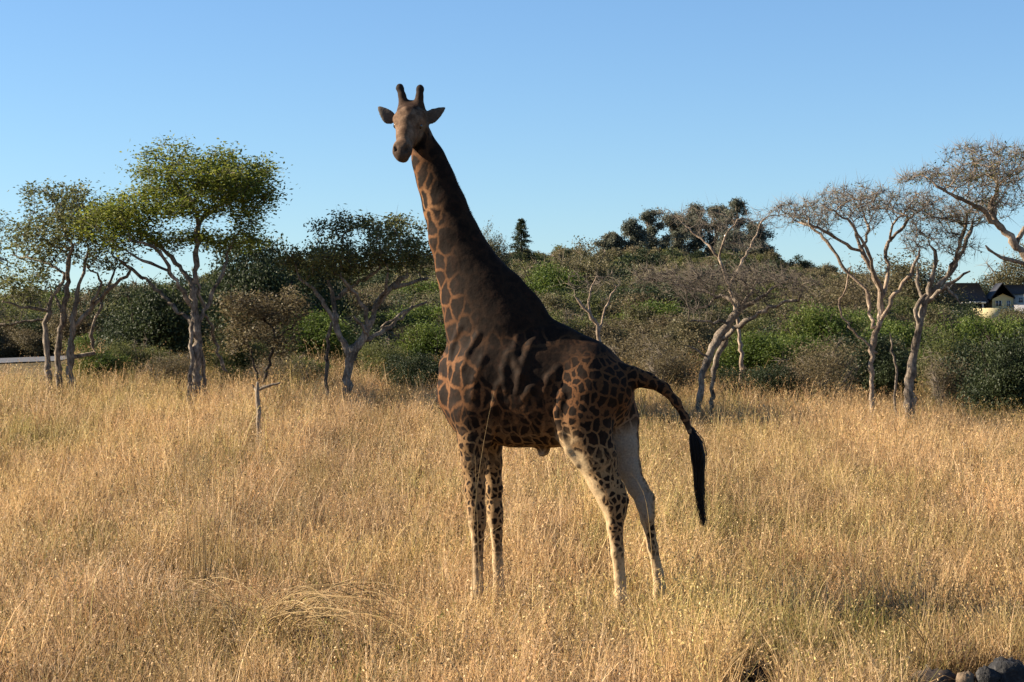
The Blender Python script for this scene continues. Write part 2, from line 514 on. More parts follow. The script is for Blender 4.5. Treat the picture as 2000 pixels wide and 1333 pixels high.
    def fold(pts, r, k=.035, sink=.55):
        v = np.array([surf_v(*p) for p in pts])
        ks = np.linspace(.55, 1, len(pts)) * np.linspace(1, .55, len(pts)) * 1.6
        pp = [G(x, y, vv - r * R * sink) for (x, y), vv in zip(pts, v)]
        for i in range(len(pts) - 1):
            ra, rb = r * R * min(1, ks[i]), r * R * min(1, ks[i + 1])
            sl, g = box_of(np.minimum(pp[i], pp[i + 1]) - .2, np.maximum(pp[i], pp[i + 1]) + .2)
            fld[sl] = smin(fld[sl], cap(g, pp[i], pp[i + 1], ra, rb, 1.0).astype(np.float32), k)
    fold([(1055, 648), (1038, 675), (1026, 705), (1018, 735), (1012, 765)], 8)
    fold([(1012, 662), (1004, 690), (1010, 715), (1018, 730)], 6.5)
    fold([(995, 690), (985, 722), (986, 745), (990, 760)], 7)
    fold([(1090, 722), (1074, 740), (1064, 766)], 8)
    fold([(1050, 748), (1036, 762), (1024, 778)], 7)
    fold([(975, 752), (966, 790), (960, 830), (954, 865)], 7)
    fold([(935, 655), (915, 690), (905, 720)], 7)
    fold([(900, 640), (884, 680), (880, 720)], 6)
    fold([(945, 700), (930, 740), (925, 775)], 7)
    fold([(1098, 772), (1091, 805), (1099, 845), (1112, 880), (1128, 905)], 7, .05, .3)
    # nostrils and mouth line carved in
    for sd in (-1, 1):
        a = H(.515, .045 * sd, .035); b = H(.485, .06 * sd, .055)
        sl, g = box_of(np.minimum(a, b) - .1, np.maximum(a, b) + .1)
        fld[sl] = np.maximum(fld[sl], -cap(g, a, b, .02, .016, 1).astype(np.float32))
    # ---- surface nets
    ins = fld < 0
    c = [ins[i:dims[0]-1+i, j:dims[1]-1+j, k:dims[2]-1+k] for i in (0, 1) for j in (0, 1) for k in (0, 1)]
    cnt = sum(x.astype(np.int8) for x in c)
    cells = np.argwhere((cnt > 0) & (cnt < 8))
    idx = np.full(np.array(dims) - 1, -1, np.int32)
    idx[tuple(cells.T)] = np.arange(len(cells))
    acc = np.zeros((len(cells), 3)); num = np.zeros(len(cells))
    corners = [np.array((i, j, k)) for i in (0, 1) for j in (0, 1) for k in (0, 1)]
    for A in range(8):
        for B in range(A + 1, 8):
            if np.abs(corners[A] - corners[B]).sum() != 1:
                continue
            fa = fld[tuple((cells + corners[A]).T)]; fb = fld[tuple((cells + corners[B]).T)]
            m = (fa < 0) != (fb < 0)
            t = fa[m] / (fa[m] - fb[m])
            acc[m] += corners[A] + t[:, None] * (corners[B] - corners[A]); num[m] += 1
    verts = lo + h * (cells + acc / num[:, None])
    quads = []
    for ax in range(3):
        o1, o2 = [i for i in range(3) if i != ax]
        e = np.zeros(3, int); e[ax] = 1
        a_in = ins[tuple(slice(0, dims[i] - e[i]) for i in range(3))]
        b_in = ins[tuple(slice(e[i], dims[i]) for i in range(3))]
        ed = np.argwhere(a_in != b_in)
        ok = (ed[:, o1] > 0) & (ed[:, o2] > 0) & (ed[:, o1] < dims[o1] - 1) & (ed[:, o2] < dims[o2] - 1)
        ed = ed[ok]
        d1 = np.zeros(3, int); d1[o1] = 1; d2 = np.zeros(3, int); d2[o2] = 1
        q = np.stack([idx[tuple((ed - d1 - d2).T)], idx[tuple((ed - d2).T)], idx[tuple(ed.T)], idx[tuple((ed - d1).T)]], -1)
        flip = a_in[tuple(ed.T)]
        if ax == 1:
            flip = ~flip
        q[~flip] = q[~flip][:, ::-1]
        quads.append(q)
    quads = np.concatenate(quads)
    quads = quads[(quads >= 0).all(1)]
    # gentle smoothing
    ed = np.concatenate([quads[:, [0, 1]], quads[:, [1, 2]], quads[:, [2, 3]], quads[:, [3, 0]]])
    for lam in (.5, -.4, .5):
        sm = np.zeros_like(verts); n = np.zeros(len(verts))
        for k in range(3):
            sm[:, k] = np.bincount(ed[:, 0], verts[ed[:, 1], k], len(verts)) + np.bincount(ed[:, 1], verts[ed[:, 0], k], len(verts))
        n = np.bincount(ed[:, 0], minlength=len(verts)) + np.bincount(ed[:, 1], minlength=len(verts))
        verts = verts + lam * (sm / n[:, None] - verts)
    # ---- masks
    tags = ['torso', 'neck', 'leg', 'head', 'horn', 'tail', 'sheath', 'hoof']
    dist = {t: np.full(len(verts), 9.0) for t in tags}
    for tag, a, b, ra, rb, s, k in prims:
        dist[tag] = np.minimum(dist[tag], cap(verts, a, b, ra, rb, s))
    u, v, z = verts.T
    def near(t, others, w=.06):
        o = np.min([dist[x] for x in others], axis=0)
        return sstep(-w, w, o - dist[t])
    legm = near('leg', ['torso', 'neck'], .12) * sstep(2.05, 1.75, z)
    headm = np.maximum(near('head', ['neck', 'torso'], .03), (dist['horn'] < .01).astype(float))
    eard = np.min([ear_sdf(verts, e) for e in ears], axis=0)
    earm = sstep(.03, .008, eard) * (dist['head'] > .012)
    headm = np.maximum(headm, earm)
    hornm = near('horn', ['head'], .02)
    tailm = near('tail', ['torso', 'leg'], .03)
    small = np.clip(legm * 1.0 + sstep(2.15, 1.75, z) * (1 - legm) * .7, 0, 1)      # smaller patches below
    small = np.maximum(small, sstep(.05, -.25, u) * sstep(2.75, 2.45, z))
    tiny = legm * sstep(1.75, 1.35, z)
    pale = np.zeros(len(verts))
    # the inner sides of the legs and the belly carry no patches
    pale = np.maximum(pale, legm * sstep(.02, .07, np.where(v < 0, v + .225, -9)) * sstep(-.2, -.35, u) * sstep(.95, 1.1, z))        # inside of the far hind leg
    pale = np.maximum(pale, legm * sstep(.14, .08, np.where(v > 0, v, 9)) * .6)
    pale = np.maximum(pale, sstep(.02, .0, dist['sheath']) * sstep(1.66, 1.6, z))
    low = legm * sstep(.9, .35, z)
    # cream front edge of the legs: the sunlit strip painted into the coat
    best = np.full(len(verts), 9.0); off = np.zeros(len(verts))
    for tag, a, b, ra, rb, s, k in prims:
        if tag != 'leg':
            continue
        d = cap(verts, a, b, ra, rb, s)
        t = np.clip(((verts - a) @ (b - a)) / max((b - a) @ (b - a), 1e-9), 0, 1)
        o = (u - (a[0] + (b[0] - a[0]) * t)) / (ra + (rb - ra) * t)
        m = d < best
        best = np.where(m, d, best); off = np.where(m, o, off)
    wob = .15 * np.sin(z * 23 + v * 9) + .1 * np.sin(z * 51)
    lit_strip = legm * sstep(.15, .5, off + wob) * np.where(u < -.1, sstep(1.95, 1.6, z), sstep(1.15, .85, z))
    fade = np.clip(np.maximum(low, lit_strip * .9), 0, 1)
    front = sstep(-.25, .5, u) * 0
    # the old bull's coat is nearly black along neck and back
    mid = np.interp(u, [-1.0, -.65, -.3, .0, .2, .45, .8], [2.75, 2.55, 2.42, 2.10, 2.0, 2.25, 2.6])
    dark = sstep(-.16, .2, z - mid) * (1 - legm)
    neck_axis = np.interp(z, [2.3, 2.8, 3.3, 3.9, 4.5], [.56, .66, .86, 1.0, 1.16])
    dark = np.maximum(dark * sstep(3.0, 2.5, z), sstep(2.5, 2.8, z) * sstep(.16, -.10, u - neck_axis)) * (1 - headm)
    warm = sstep(1.5, 2.05, z) * (1 - headm)
    hq = verts - c0
    hf, hr_, hu = hq @ ef, hq @ er, hq @ eu
    nz = .02 * np.sin(hf * 60 + hr_ * 40) + .02 * np.sin(hr_ * 75 - hf * 30)
    browm = headm * np.clip(sstep(.13, -.02, hf + nz) * .9 + sstep(.05, .0, np.abs(hr_ - .02) + nz) * sstep(.30, .15, hf) * .55, 0, 1) * (1 - earm)
    muzm = headm * sstep(.43, .50, hf + nz) * sstep(-.08, .0, hu) * .8
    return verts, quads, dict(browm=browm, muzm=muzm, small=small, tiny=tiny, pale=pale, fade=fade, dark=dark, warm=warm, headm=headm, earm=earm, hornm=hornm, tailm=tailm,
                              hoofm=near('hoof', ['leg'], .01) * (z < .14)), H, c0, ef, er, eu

def giraffe_mat():
    m, nt, out = mat_nodes('giraffe_coat')
    L = nt.links
    tc = N(nt, 'ShaderNodeTexCoord')
    def attr(n):
        return N(nt, 'ShaderNodeAttribute', attribute_name=n).outputs['Fac']
    def math_(op, a, b=None, c=None):
        n = N(nt, 'ShaderNodeMath', operation=op)
        for i, x in enumerate((a, b, c)):
            if x is None: continue
            if isinstance(x, (int, float)): n.inputs[i].default_value = x
            else: L.new(x, n.inputs[i])
        return n.outputs[0]
    def mixc(f, a, b, bt='MIX'):
        n = N(nt, 'ShaderNodeMix', data_type='RGBA', blend_type=bt)
        for i, x in ((0, f), (6, a), (7, b)):
            if isinstance(x, (int, float)): n.inputs[i].default_value = x
            elif isinstance(x, tuple): n.inputs[i].default_value = (*x, 1)
            else: L.new(x, n.inputs[i])
        return n.outputs[2]
    wn_ = N(nt, 'ShaderNodeTexNoise', i_Scale=7.0, i_Detail=3.0)
    L.new(tc.outputs['Object'], wn_.inputs['Vector'])
    wv = N(nt, 'ShaderNodeVectorMath', operation='MULTIPLY_ADD')
    L.new(wn_.outputs['Color'], wv.inputs[0]); wv.inputs[1].default_value = (.12, .12, .12); L.new(tc.outputs['Object'], wv.inputs[2])
    mp = N(nt, 'ShaderNodeMapping'); mp.inputs['Scale'].default_value = (1.15, 1.0, .85)
    L.new(wv.outputs[0], mp.inputs[0])
    def vor(scale, w0, w1):
        ve = N(nt, 'ShaderNodeTexVoronoi', feature='DISTANCE_TO_EDGE'); ve.inputs['Scale'].default_value = scale
        ve.inputs['Randomness'].default_value = .85
        L.new(mp.outputs[0], ve.inputs['Vector'])
        mr = N(nt, 'ShaderNodeMapRange', interpolation_type='SMOOTHSTEP')
        L.new(ve.outputs['Distance'], mr.inputs[0]); mr.inputs[1].default_value = w0; mr.inputs[2].default_value = w1
        return mr.outputs[0]
    p1 = vor(5.6, .02, .13)
    p2 = vor(10.0, .06, .14)
    p3 = vor(17.0, .09, .19)
    pat = N(nt, 'ShaderNodeMix', data_type='FLOAT')
    L.new(attr('small'), pat.inputs[0]); L.new(p1, pat.inputs[2]); L.new(p2, pat.inputs[3])
    pat2 = N(nt, 'ShaderNodeMix', data_type='FLOAT')
    L.new(attr('tiny'), pat2.inputs[0]); L.new(pat.outputs[0], pat2.inputs[2]); L.new(p3, pat2.inputs[3])
    patch = pat2.outputs[0]
    inv = lambda x: math_('SUBTRACT', 1.0, x)
    patch = math_('MULTIPLY', patch, inv(attr('pale')))
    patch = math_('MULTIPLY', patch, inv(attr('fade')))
    patch = math_('MULTIPLY', patch, inv(attr('headm')))
    n2 = N(nt, 'ShaderNodeTexNoise', i_Scale=14.0, i_Detail=5.0)
    L.new(tc.outputs['Object'], n2.inputs['Vector'])
    n3 = N(nt, 'ShaderNodeTexNoise', i_Scale=2.2, i_Detail=3.0)
    L.new(tc.outputs['Object'], n3.inputs['Vector'])
    brown = ramp(nt, [(.3, (.008, .005, .0035)), (.55, (.014, .008, .005)), (.75, (.03, .014, .008))], n2.outputs[0]).outputs[0]
    tan = ramp(nt, [(.3, (.19, .11, .05)), (.6, (.28, .175, .085)), (.8, (.36, .24, .13))], n3.outputs[0]).outputs[0]
    cream = (.26, .215, .165)
    rust = ramp(nt, [(.3, (.075, .033, .013)), (.55, (.125, .057, .024)), (.75, (.21, .105, .047))], n3.outputs[0]).outputs[0]
    line = mixc(attr('warm'), tan, rust)
    line = mixc(attr('fade'), line, (.42, .305, .175))  # cream of the lower legs and of the painted sunlit strip
    line = mixc(attr('pale'), line, cream)
    line = mixc(math_('MULTIPLY', attr('dark'), .93), line, (.012, .0075, .005))
    col = mixc(patch, line, brown)
    face = ramp(nt, [(.25, (.055, .03, .018)), (.5, (.125, .075, .045)), (.75, (.19, .125, .085))], n2.outputs[0]).outputs[0]
    crown_ = N(nt, 'ShaderNodeAttribute', attribute_name='browm').outputs['Fac']
    face = mixc(crown_, face, (.032, .018, .012))
    face = mixc(attr('muzm'), face, (.055, .036, .026))
    col = mixc(attr('headm'), col, face)
    col = mixc(attr('earm'), col, (.085, .07, .058))
    col = mixc(attr('hornm'), col, (.022, .015, .012))
    col = mixc(attr('hoofm'), col, (.03, .025, .02))
    n4 = N(nt, 'ShaderNodeTexNoise', i_Scale=60.0, i_Detail=3.0)
    L.new(tc.outputs['Object'], n4.inputs['Vector'])
    col = mixc(.5, col, ramp(nt, [(.3, (.55, .55, .55)), (.7, (1.35, 1.35, 1.35))], n4.outputs[0]).outputs[0], 'MULTIPLY')
    p = N(nt, 'ShaderNodeBsdfPrincipled', i_Roughness=.78)
    p.inputs['Specular IOR Level'].default_value = .08
    L.new(col, p.inputs['Base Color'])
    b = N(nt, 'ShaderNodeBump', i_Strength=.35, i_Distance=.02)
    L.new(n2.outputs[0], b.inputs['Height']); L.new(b.outputs[0], p.inputs['Normal'])
    L.new(p.outputs[0], out.inputs[0])
    return m

def make_giraffe():
    verts, quads, masks, H, c0, ef, er, eu = build_giraffe()
    root = empty('giraffe', GO, math.atan2(GH[1], GH[0]), label='tall dark blotched bull giraffe standing in dry grass, head turned to look back', category='giraffe')
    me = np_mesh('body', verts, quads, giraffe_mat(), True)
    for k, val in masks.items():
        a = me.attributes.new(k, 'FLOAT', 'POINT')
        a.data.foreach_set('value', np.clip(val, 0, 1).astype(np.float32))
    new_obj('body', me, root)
    # eyes
    m_eye = rough_mat('eye', [(.3, (.006, .004, .004)), (.7, (.012, .008, .006))], 3, .12, 0, spec=.6)
    for sd in (-1, 1):
        c = H(.165, .112 * sd, .018)
        th = np.linspace(0, math.pi, 9); ph = np.linspace(0, 2 * math.pi, 13)[:-1]
        v = np.array([[math.sin(t) * math.cos(q), math.sin(t) * math.sin(q), math.cos(t)] for t in th for q in ph]) * .03 + c
        i = np.arange(8)[:, None] * 12; j = np.arange(12)[None, :]
        q = np.stack([i + j, i + (j + 1) % 12, i + 12 + (j + 1) % 12, i + 12 + j], -1).reshape(-1, 4)
        new_obj('eye', np_mesh('eye', v, q, m_eye, True), root)
    # mane
    hair = leaf_mat('mane_hair', [(.1, (.02, .011, .007)), (.6, (.05, .025, .014)), (.9, (.1, .05, .025))], .2)
    line = [(828, 244), (842, 262), (865, 298), (888, 342), (908, 387), (928, 432), (953, 477), (986, 522), (1014, 553), (1040, 585), (1058, 616)]
    lp = np.array([G(x, y, 0) for x, y in line])
    dd = np.concatenate([[0], np.cumsum(np.linalg.norm(np.diff(lp, axis=0), axis=1))])
    n = 5200
    t = rng.uniform(0, dd[-1], n)
    base = np.stack([np.interp(t, dd, lp[:, k]) for k in range(3)], -1)
    tan = unit(np.stack([np.interp(np.minimum(t + .05, dd[-1]), dd, lp[:, k]) for k in range(3)], -1) - np.stack([np.interp(t - .05, dd, lp[:, k]) for k in range(3)], -1))
    nrm = unit(np.stack([tan[:, 2], 0 * t, -tan[:, 0]], -1))
    nrm = np.where((nrm[:, 0] > 0)[:, None], -nrm, nrm)
    base = base - nrm * .045 + np.stack([0 * t, rng.normal(0, .014, n), 0 * t], -1)
    ln = np.interp(t / dd[-1], [0, .1, .7, .9, 1], [.0, .004, .006, .06, .01]) * rng.uniform(.7, 1.2, n) + .036
    tip = base + (nrm + tan * .25 + rng.normal(0, .16, (n, 3))) * ln[:, None]
    mb = MB(); mb.spikes(base, tip, .005, rng.uniform(0, 1, n))
    new_obj('mane', mb.mesh('mane', hair), root)
    # tail tuft
    black = leaf_mat('tail_hair', [(.1, (.006, .005, .005)), (.9, (.02, .015, .013))], .1)
    mb = MB()
    path = [(1350, 838), (1359, 862), (1364, 890), (1365, 920), (1366, 955), (1369, 990), (1374, 1022)]
    width = [2, 8, 10, 7, 6, 4.5, 1.5]
    pp = np.array([G(x, y, 0) for x, y in path])
    for k in range(420):
        off = np.clip(rng.normal(0, .55, 2), -1, 1)
        end = int(rng.integers(3, 7))
        wob = rng.normal(0, .012, 3)
        pl = []
        for i in range(0, end + 1):
            w = width[i] * R * (1 if i < end else .6)
            pl.append(pp[i] + np.array([off[0] * w, off[1] * w, rng.uniform(-.02, .02)]) + wob * (i > 0))
        pl = np.array(pl)
        mb.tube(pl, np.linspace(.0045, .0015, len(pl)), 3, rng.uniform())
    new_obj('tail_tuft', mb.mesh('tail_tuft', black), root)
    return root

make_giraffe()

# ------------------------------------------------------------------ trees
def colonize(pts, par, att, step, kill, iters=90, jitter=.3):
    pts = [np.asarray(p, float) for p in pts]; par = list(par)
    att = np.asarray(att, float)
    A = np.array(pts)
    D = np.linalg.norm(att[:, None] - A[None], axis=2)
    ni = D.argmin(1); nd = D.min(1)
    kids = {}
    for _ in range(iters):
        if len(att) == 0:
            break
        uq, inv = np.unique(ni, return_inverse=True)
        base = np.array([pts[i] for i in uq])
        dirs = unit(att - np.array([pts[i] for i in ni]))
        s = np.zeros((len(uq), 3))
        np.add.at(s, inv, dirs)
        s = unit(s) + rng.normal(0, jitter, s.shape)
        new = base + unit(s) * step
        keep = np.array([kids.get(int(i), 0) < 3 for i in uq])
        if not keep.any():
            break
        new = new[keep]; src = uq[keep]
        n0 = len(pts)
        for p, i in zip(new, src):
            pts.append(p); par.append(int(i)); kids[int(i)] = kids.get(int(i), 0) + 1
        D = np.linalg.norm(att[:, None] - new[None], axis=2)
        mi = D.argmin(1); md = D.min(1)
        b = md < nd
        ni = np.where(b, mi + n0, ni); nd = np.where(b, md, nd)
        alive = nd > kill
        # attractors whose node is exhausted are dropped
        att, ni, nd = att[alive], ni[alive], nd[alive]
        ok = np.array([kids.get(int(i), 0) < 3 for i in ni], bool) if len(ni) else np.zeros(0, bool)
        att, ni, nd = att[ok], ni[ok], nd[ok]
    return np.array(pts), np.array(par)

def skeleton_tree(name, label, Y, limbs, crowns, group=None, category='tree', bark=None, twig=None, leaf=None,
                  n_att=900, step=.17, kill=.26, tip=.0075, twigs=2, twig_len=.32, leaves=0, leaf_size=(.10, .05), leaf_spread=.14,
                  flat=.5, leaf_top=0.0, twig_r=.0055):
    """limbs: photo-pixel polylines [(px, py, dY, half_width_px)...] of the trunk and main boughs, at distance Y;
    crowns: [(px, py, rx, ry, depth_m, share, dY)] blobs which the branches grow into"""
    s = PXM(Y)
    x0 = (limbs[0][0][0] - 1000) / F * Y
    z0 = float(terrain(x0, Y))
    org = np.array([x0, Y, z0])
    pts = []; par = []; rad = []
    for li, limb in enumerate(limbs):
        w = np.array([P(a[0], a[1], Y + a[2]) for a in limb]) - org
        r = np.array([a[3] / s for a in limb])
        if li == 0 or limb[0][1] >= 700:
            w[0, 2] = min(w[0, 2], float(terrain(w[0, 0] + org[0], w[0, 1] + org[1])) - org[2] - .15)
        d = np.concatenate([[0], np.cumsum(np.linalg.norm(np.diff(w, axis=0), axis=1))])
        n = max(3, int(d[-1] / .13))
        t = np.linspace(0, d[-1], n)
        c = np.stack([np.interp(t, d, w[:, k]) for k in range(3)], -1)
        # soften the corners and add a little crookedness
        for _ in range(2):
            c[1:-1] = .25 * c[:-2] + .5 * c[1:-1] + .25 * c[2:]
        c[1:-1] += rng.normal(0, .022, c[1:-1].shape)
        rr = np.interp(t, d, r) * .86 * (1 + .13 * np.sin(t * 9 + li) + rng.normal(0, .05, n))
        if li and limb[0][1] < 700:
            k = int(np.linalg.norm(np.array(pts) - c[0], axis=1).argmin())
            prev = k; st = 0
        else:
            prev = -1; st = 0
        for i in range(st, n):
            pts.append(c[i]); par.append(prev); rad.append(rr[i]); prev = len(pts) - 1
    n_tr = len(pts)
    att = []
    tot = sum(c[5] for c in crowns)
    for px, py, rx, ry, dep, share, dY in crowns:
        k = int(n_att * share / tot)
        c = P(px, py, Y + dY) - org
        q = unit(rng.normal(size=(k, 3))) * (rng.uniform(.15, 1, (k, 1)) ** .45)
        q[:, 2] = np.where(q[:, 2] < 0, q[:, 2] * .7, q[:, 2])
        # uneven tiers and gaps: points gather in smaller flat tufts
        nb = max(5, k // 38)
        bc = unit(rng.normal(size=(nb, 3))) * rng.uniform(.3, .95, (nb, 1))
        g = rng.integers(0, nb, k)
        q2 = bc[g] + q * np.array([.42, .42, .22])
        q = np.where(rng.uniform(size=(k, 1)) < .85, q2, q)
        att.append(c + q * np.array([rx / s, dep, ry / s]))
    att = np.concatenate(att)
    pts, par = colonize(pts, par, att, step, kill)
    n = len(pts)
    nch = np.bincount(par[par >= 0], minlength=n)
    acc = np.zeros(n); rp = np.zeros(n)
    for i in range(n - 1, -1, -1):
        rp[i] = max(tip, acc[i] ** (1 / 2.2))
        if par[i] >= 0:
            acc[par[i]] += rp[i] ** 2.2
    r = rp.copy()
    r[:n_tr] = np.array(rad)
    for i in range(n_tr, n):
        r[i] = min(rp[i] * .9, .9 * r[par[i]])
    # chains of segments
    kids = [[] for _ in range(n)]
    for i in range(n):
        if par[i] >= 0:
            kids[par[i]].append(i)
    trunk = MB(); twm = MB()
    stack = [(i, -1) for i in range(n) if par[i] < 0]
    while stack:
        i, fr = stack.pop()
        ch = [] if fr < 0 else [fr]
        j = i
        while True:
            ch.append(j)
            if not kids[j]:
                break
            nx = max(kids[j], key=lambda q: r[q])
            for q in kids[j]:
                if q != nx:
                    stack.append((q, j))
            j = nx
        rr = r[ch].copy()
        if fr >= 0:
            rr[0] = min(r[fr], rr[1] * 1.15)
        mx = rr.max()
        rr[-1] *= .5
        if mx > .016:
            trunk.tube(pts[ch], rr, 8 if mx > .05 else 5, .5)
        else:
            twm.tube(pts[ch], rr, 3, .5)
    fine = np.where((np.arange(n) >= n_tr) & (r < .03))[0]
    if twigs and len(fine):
        k = np.repeat(fine, twigs)
        d = unit(pts[k] - pts[par[k]] + rng.normal(0, .75, (len(k), 3)) + np.array([0, 0, .25]))
        ln = twig_len * rng.uniform(.35, 1.2, len(k))
        twm.spikes(pts[k], pts[k] + d * ln[:, None], twig_r, .5)
    root = empty(name, org, 0, label=label, category=category)
    if group:
        root['group'] = group
    new_obj('trunk', trunk.mesh('trunk', bark or M_bark, True), root)
    crown = None
    if leaves and len(fine):
        lm = MB()
        zc = pts[fine, 2]
        pr = np.where(zc > np.quantile(zc, leaf_top), 1.0, .15)
        k = rng.choice(fine, leaves, p=pr / pr.sum())
        c = pts[k] + rng.normal(0, leaf_spread, (leaves, 3)) * np.array([1, 1, .55])
        lm.leaves(c, leaf_size[0], leaf_size[1], rng.uniform(0, 1, leaves), flat)
        crown = new_obj('crown', lm.mesh('crown', leaf or M_leaf_mid), root)
        if twm.n:
            new_obj('twigs', twm.mesh('twigs', twig or M_twig), root, kind='stuff')
    elif twm.n:
        new_obj('crown', twm.mesh('crown', twig or M_twig), root)
    return root

# the multi-stemmed acacia on the left
skeleton_tree('acacia_tree', 'many-stemmed acacia with pale trunks and thin grey-green crown beside the green acacia', 50, [
    [(98, 745, 0, 8), (92, 690, 0, 7), (88, 640, 0, 6.5), (92, 605, 0, 6), (105, 580, 0, 4.5), (122, 550, 0, 3.5), (130, 530, 0, 3)],
    [(118, 745, .2, 8), (112, 690, .2, 7.5), (120, 640, .2, 7), (128, 590, 0, 6.5), (134, 545, 0, 6), (133, 515, -.2, 5.5), (143, 480, -.3, 4)],
    [(140, 745, 0, 9), (137, 690, 0, 9), (141, 640, 0, 6.5), (143, 610, 0, 6), (152, 575, 0, 5), (160, 545, 0, 4), (170, 500, 0, 3)],
    [(141, 642, 0, 6), (165, 615, 0, 5), (188, 590, 0, 5), (208, 570, 0, 4.5), (235, 550, 0, 4), (262, 532, 0, 3.5), (240, 512, 0, 3)],
    [(185, 690, .5, 5), (178, 645, .3, 4), (188, 615, .3, 3.5), (200, 585, .3, 3.5), (222, 535, .5, 2.5)],
    [(92, 607, 0, 4.5), (68, 600, -.2, 3.5), (30, 596, -.4, 2.5), (5, 590, -.6, 2)],
    [(120, 610, 0, 4), (108, 575, .2, 3), (98, 560, .4, 2.5)],
    [(134, 545, 0, 4), (105, 520, .4, 3), (62, 505, .8, 2.5), (20, 498, 1.1, 2)],
    [(178, 600, 0, 3.5), (205, 548, -.3, 3), (170, 522, -.5, 2)],
], [(60, 470, 75, 55, 1.5, 3, 0), (150, 440, 95, 60, 1.6, 4, 0), (110, 380, 75, 35, 1.2, 2, 0), (25, 555, 60, 38, 1.2, 1.4, 0), (190, 500, 60, 35, 1.2, 1.6, 0), (175, 405, 60, 35, 1.2, 1.4, .5)],
    leaf=M_leaf_mid, leaves=9500, leaf_size=(.10, .045), n_att=1500, twigs=2, twig_len=.28)

# the big bright green umbrella acacia
skeleton_tree('acacia_tree', 'leafy bright green umbrella acacia with forked trunk, its crown the greenest', 49, [
    [(382, 775, 0, 9), (386, 720, 0, 10), (385, 660, 0, 11), (382, 610, 0, 9.5), (378, 570, 0, 8.5), (382, 530, 0, 7), (385, 470, 0, 6), (388, 440, 0, 6)],
    [(370, 775, -.2, 5.5), (370, 735, -.2, 5), (374, 700, -.2, 5), (370, 660, -.1, 5), (382, 620, 0, 5)],
    [(404, 765, .3, 5), (396, 720, .2, 5.5), (388, 660, 0, 6)],
    [(388, 440, 0, 5.5), (380, 418, -.2, 4.5), (372, 395, -.4, 4), (350, 370, -.5, 3)],
    [(388, 440, 0, 5), (405, 418, .3, 4), (440, 395, .6, 3.5), (475, 370, .8, 3)],
    [(374, 600, 0, 5.5), (352, 560, -.3, 5), (330, 530, -.4, 4.5), (322, 500, -.6, 4), (295, 478, -.8, 3.5), (255, 470, -1, 3)],
    [(378, 560, 0, 5.5), (352, 520, .3, 5), (318, 490, .5, 4.5), (290, 465, .7, 3.5), (240, 440, .8, 3)],
    [(388, 640, 0, 5), (402, 605, .2, 5), (420, 560, .3, 4.5), (438, 525, .4, 4.5), (444, 490, .5, 3.5), (470, 450, .7, 3)],
    [(402, 605, .2, 4.5), (390, 575, .1, 4), (384, 548, 0, 4)],
    [(404, 618, .2, 3.5), (420, 670, .6, 4), (432, 705, .8, 4), (445, 728, 1, 4)],
    [(330, 530, -.4, 3.5), (280, 512, -.6, 3.5), (258, 498, -.7, 3)],
    [(384, 640, .1, 5), (345, 605, .7, 4.5), (300, 560, 1.2, 4), (262, 528, 1.5, 3.5), (235, 510, 1.8, 2.5)],
], [(390, 352, 125, 46, 2.0, 5, 0), (295, 405, 120, 42, 1.8, 4.5, 0), (468, 388, 80, 50, 1.6, 3.4, .2), (372, 303, 85, 18, 1.3, 1.5, 0), (222, 450, 68, 48, 1.4, 2.6, -.4), (475, 330, 60, 26, 1.2, 1.3, .3), (520, 368, 34, 42, .9, 1.1, 0), (440, 470, 85, 26, 1.3, 1.3, .5), (320, 470, 70, 20, 1.2, .9, .6)],
    leaf=M_leaf_bright, leaves=27000, leaf_size=(.095, .045), leaf_spread=.19, n_att=2500, twigs=2, twig_len=.35, flat=.65)

# acacia with the low Y-shaped fork
skeleton_tree('acacia_tree', 'grey acacia with low Y-shaped fork, dark leaves and bare twigs on top', 49.5, [
    [(678, 785, 0, 10), (679, 740, 0, 10), (682, 705, 0, 11.5), (690, 685, 0, 11), (712, 660, 0, 9), (722, 640, 0, 8), (728, 605, 0, 7), (745, 585, 0, 7), (765, 562, 0, 6.5), (795, 540, 0, 5)],
    [(680, 690, 0, 8), (664, 665, 0, 7.5), (655, 635, 0, 7), (645, 610, 0, 5.5), (632, 592, 0, 5), (612, 562, 0, 4.5), (585, 545, 0, 3)],
    [(655, 632, 0, 6), (652, 600, .2, 6), (651, 585, .2, 5.5), (640, 545, .4, 3)],
    [(718, 655, 0, 5), (700, 630, -.3, 4), (690, 618, -.4, 3)],
    [(716, 640, 0, 5.5), (714, 600, -.2, 5), (690, 570, -.4, 4.5), (665, 540, -.6, 3.5)],
    [(735, 600, 0, 5), (758, 560, -.4, 5), (756, 545, -.5, 3)],
    [(662, 582, .4, 5.5), (690, 560, .4, 5), (722, 540, .4, 4), (742, 525, .4, 3)],
    [(705, 668, .2, 7), (740, 652, .5, 6), (762, 638, .7, 5), (800, 605, 1, 3.5)],
    [(770, 562, 0, 5), (800, 552, .2, 4), (835, 545, .4, 3)],
    [(745, 640, .5, 3.5), (790, 608, .6, 3.5), (835, 590, .7, 3)],
    [(640, 770, .3, 4.5), (638, 720, .3, 4.5), (640, 670, .3, 4.5), (647, 630, .2, 4)],
], [(760, 480, 85, 45, 1.7, 4, 0), (680, 500, 95, 35, 1.6, 3.5, 0), (600, 515, 65, 30, 1.3, 2, 0), (820, 500, 45, 40, 1.2, 1.5, 0), (690, 435, 75, 28, 1.2, 1.8, 0), (775, 440, 50, 22, 1, 1.2, 0)],
    leaf=M_leaf_mid, leaves=11000, leaf_size=(.095, .045), n_att=1500, twigs=3, twig_len=.36, bark=M_bark)

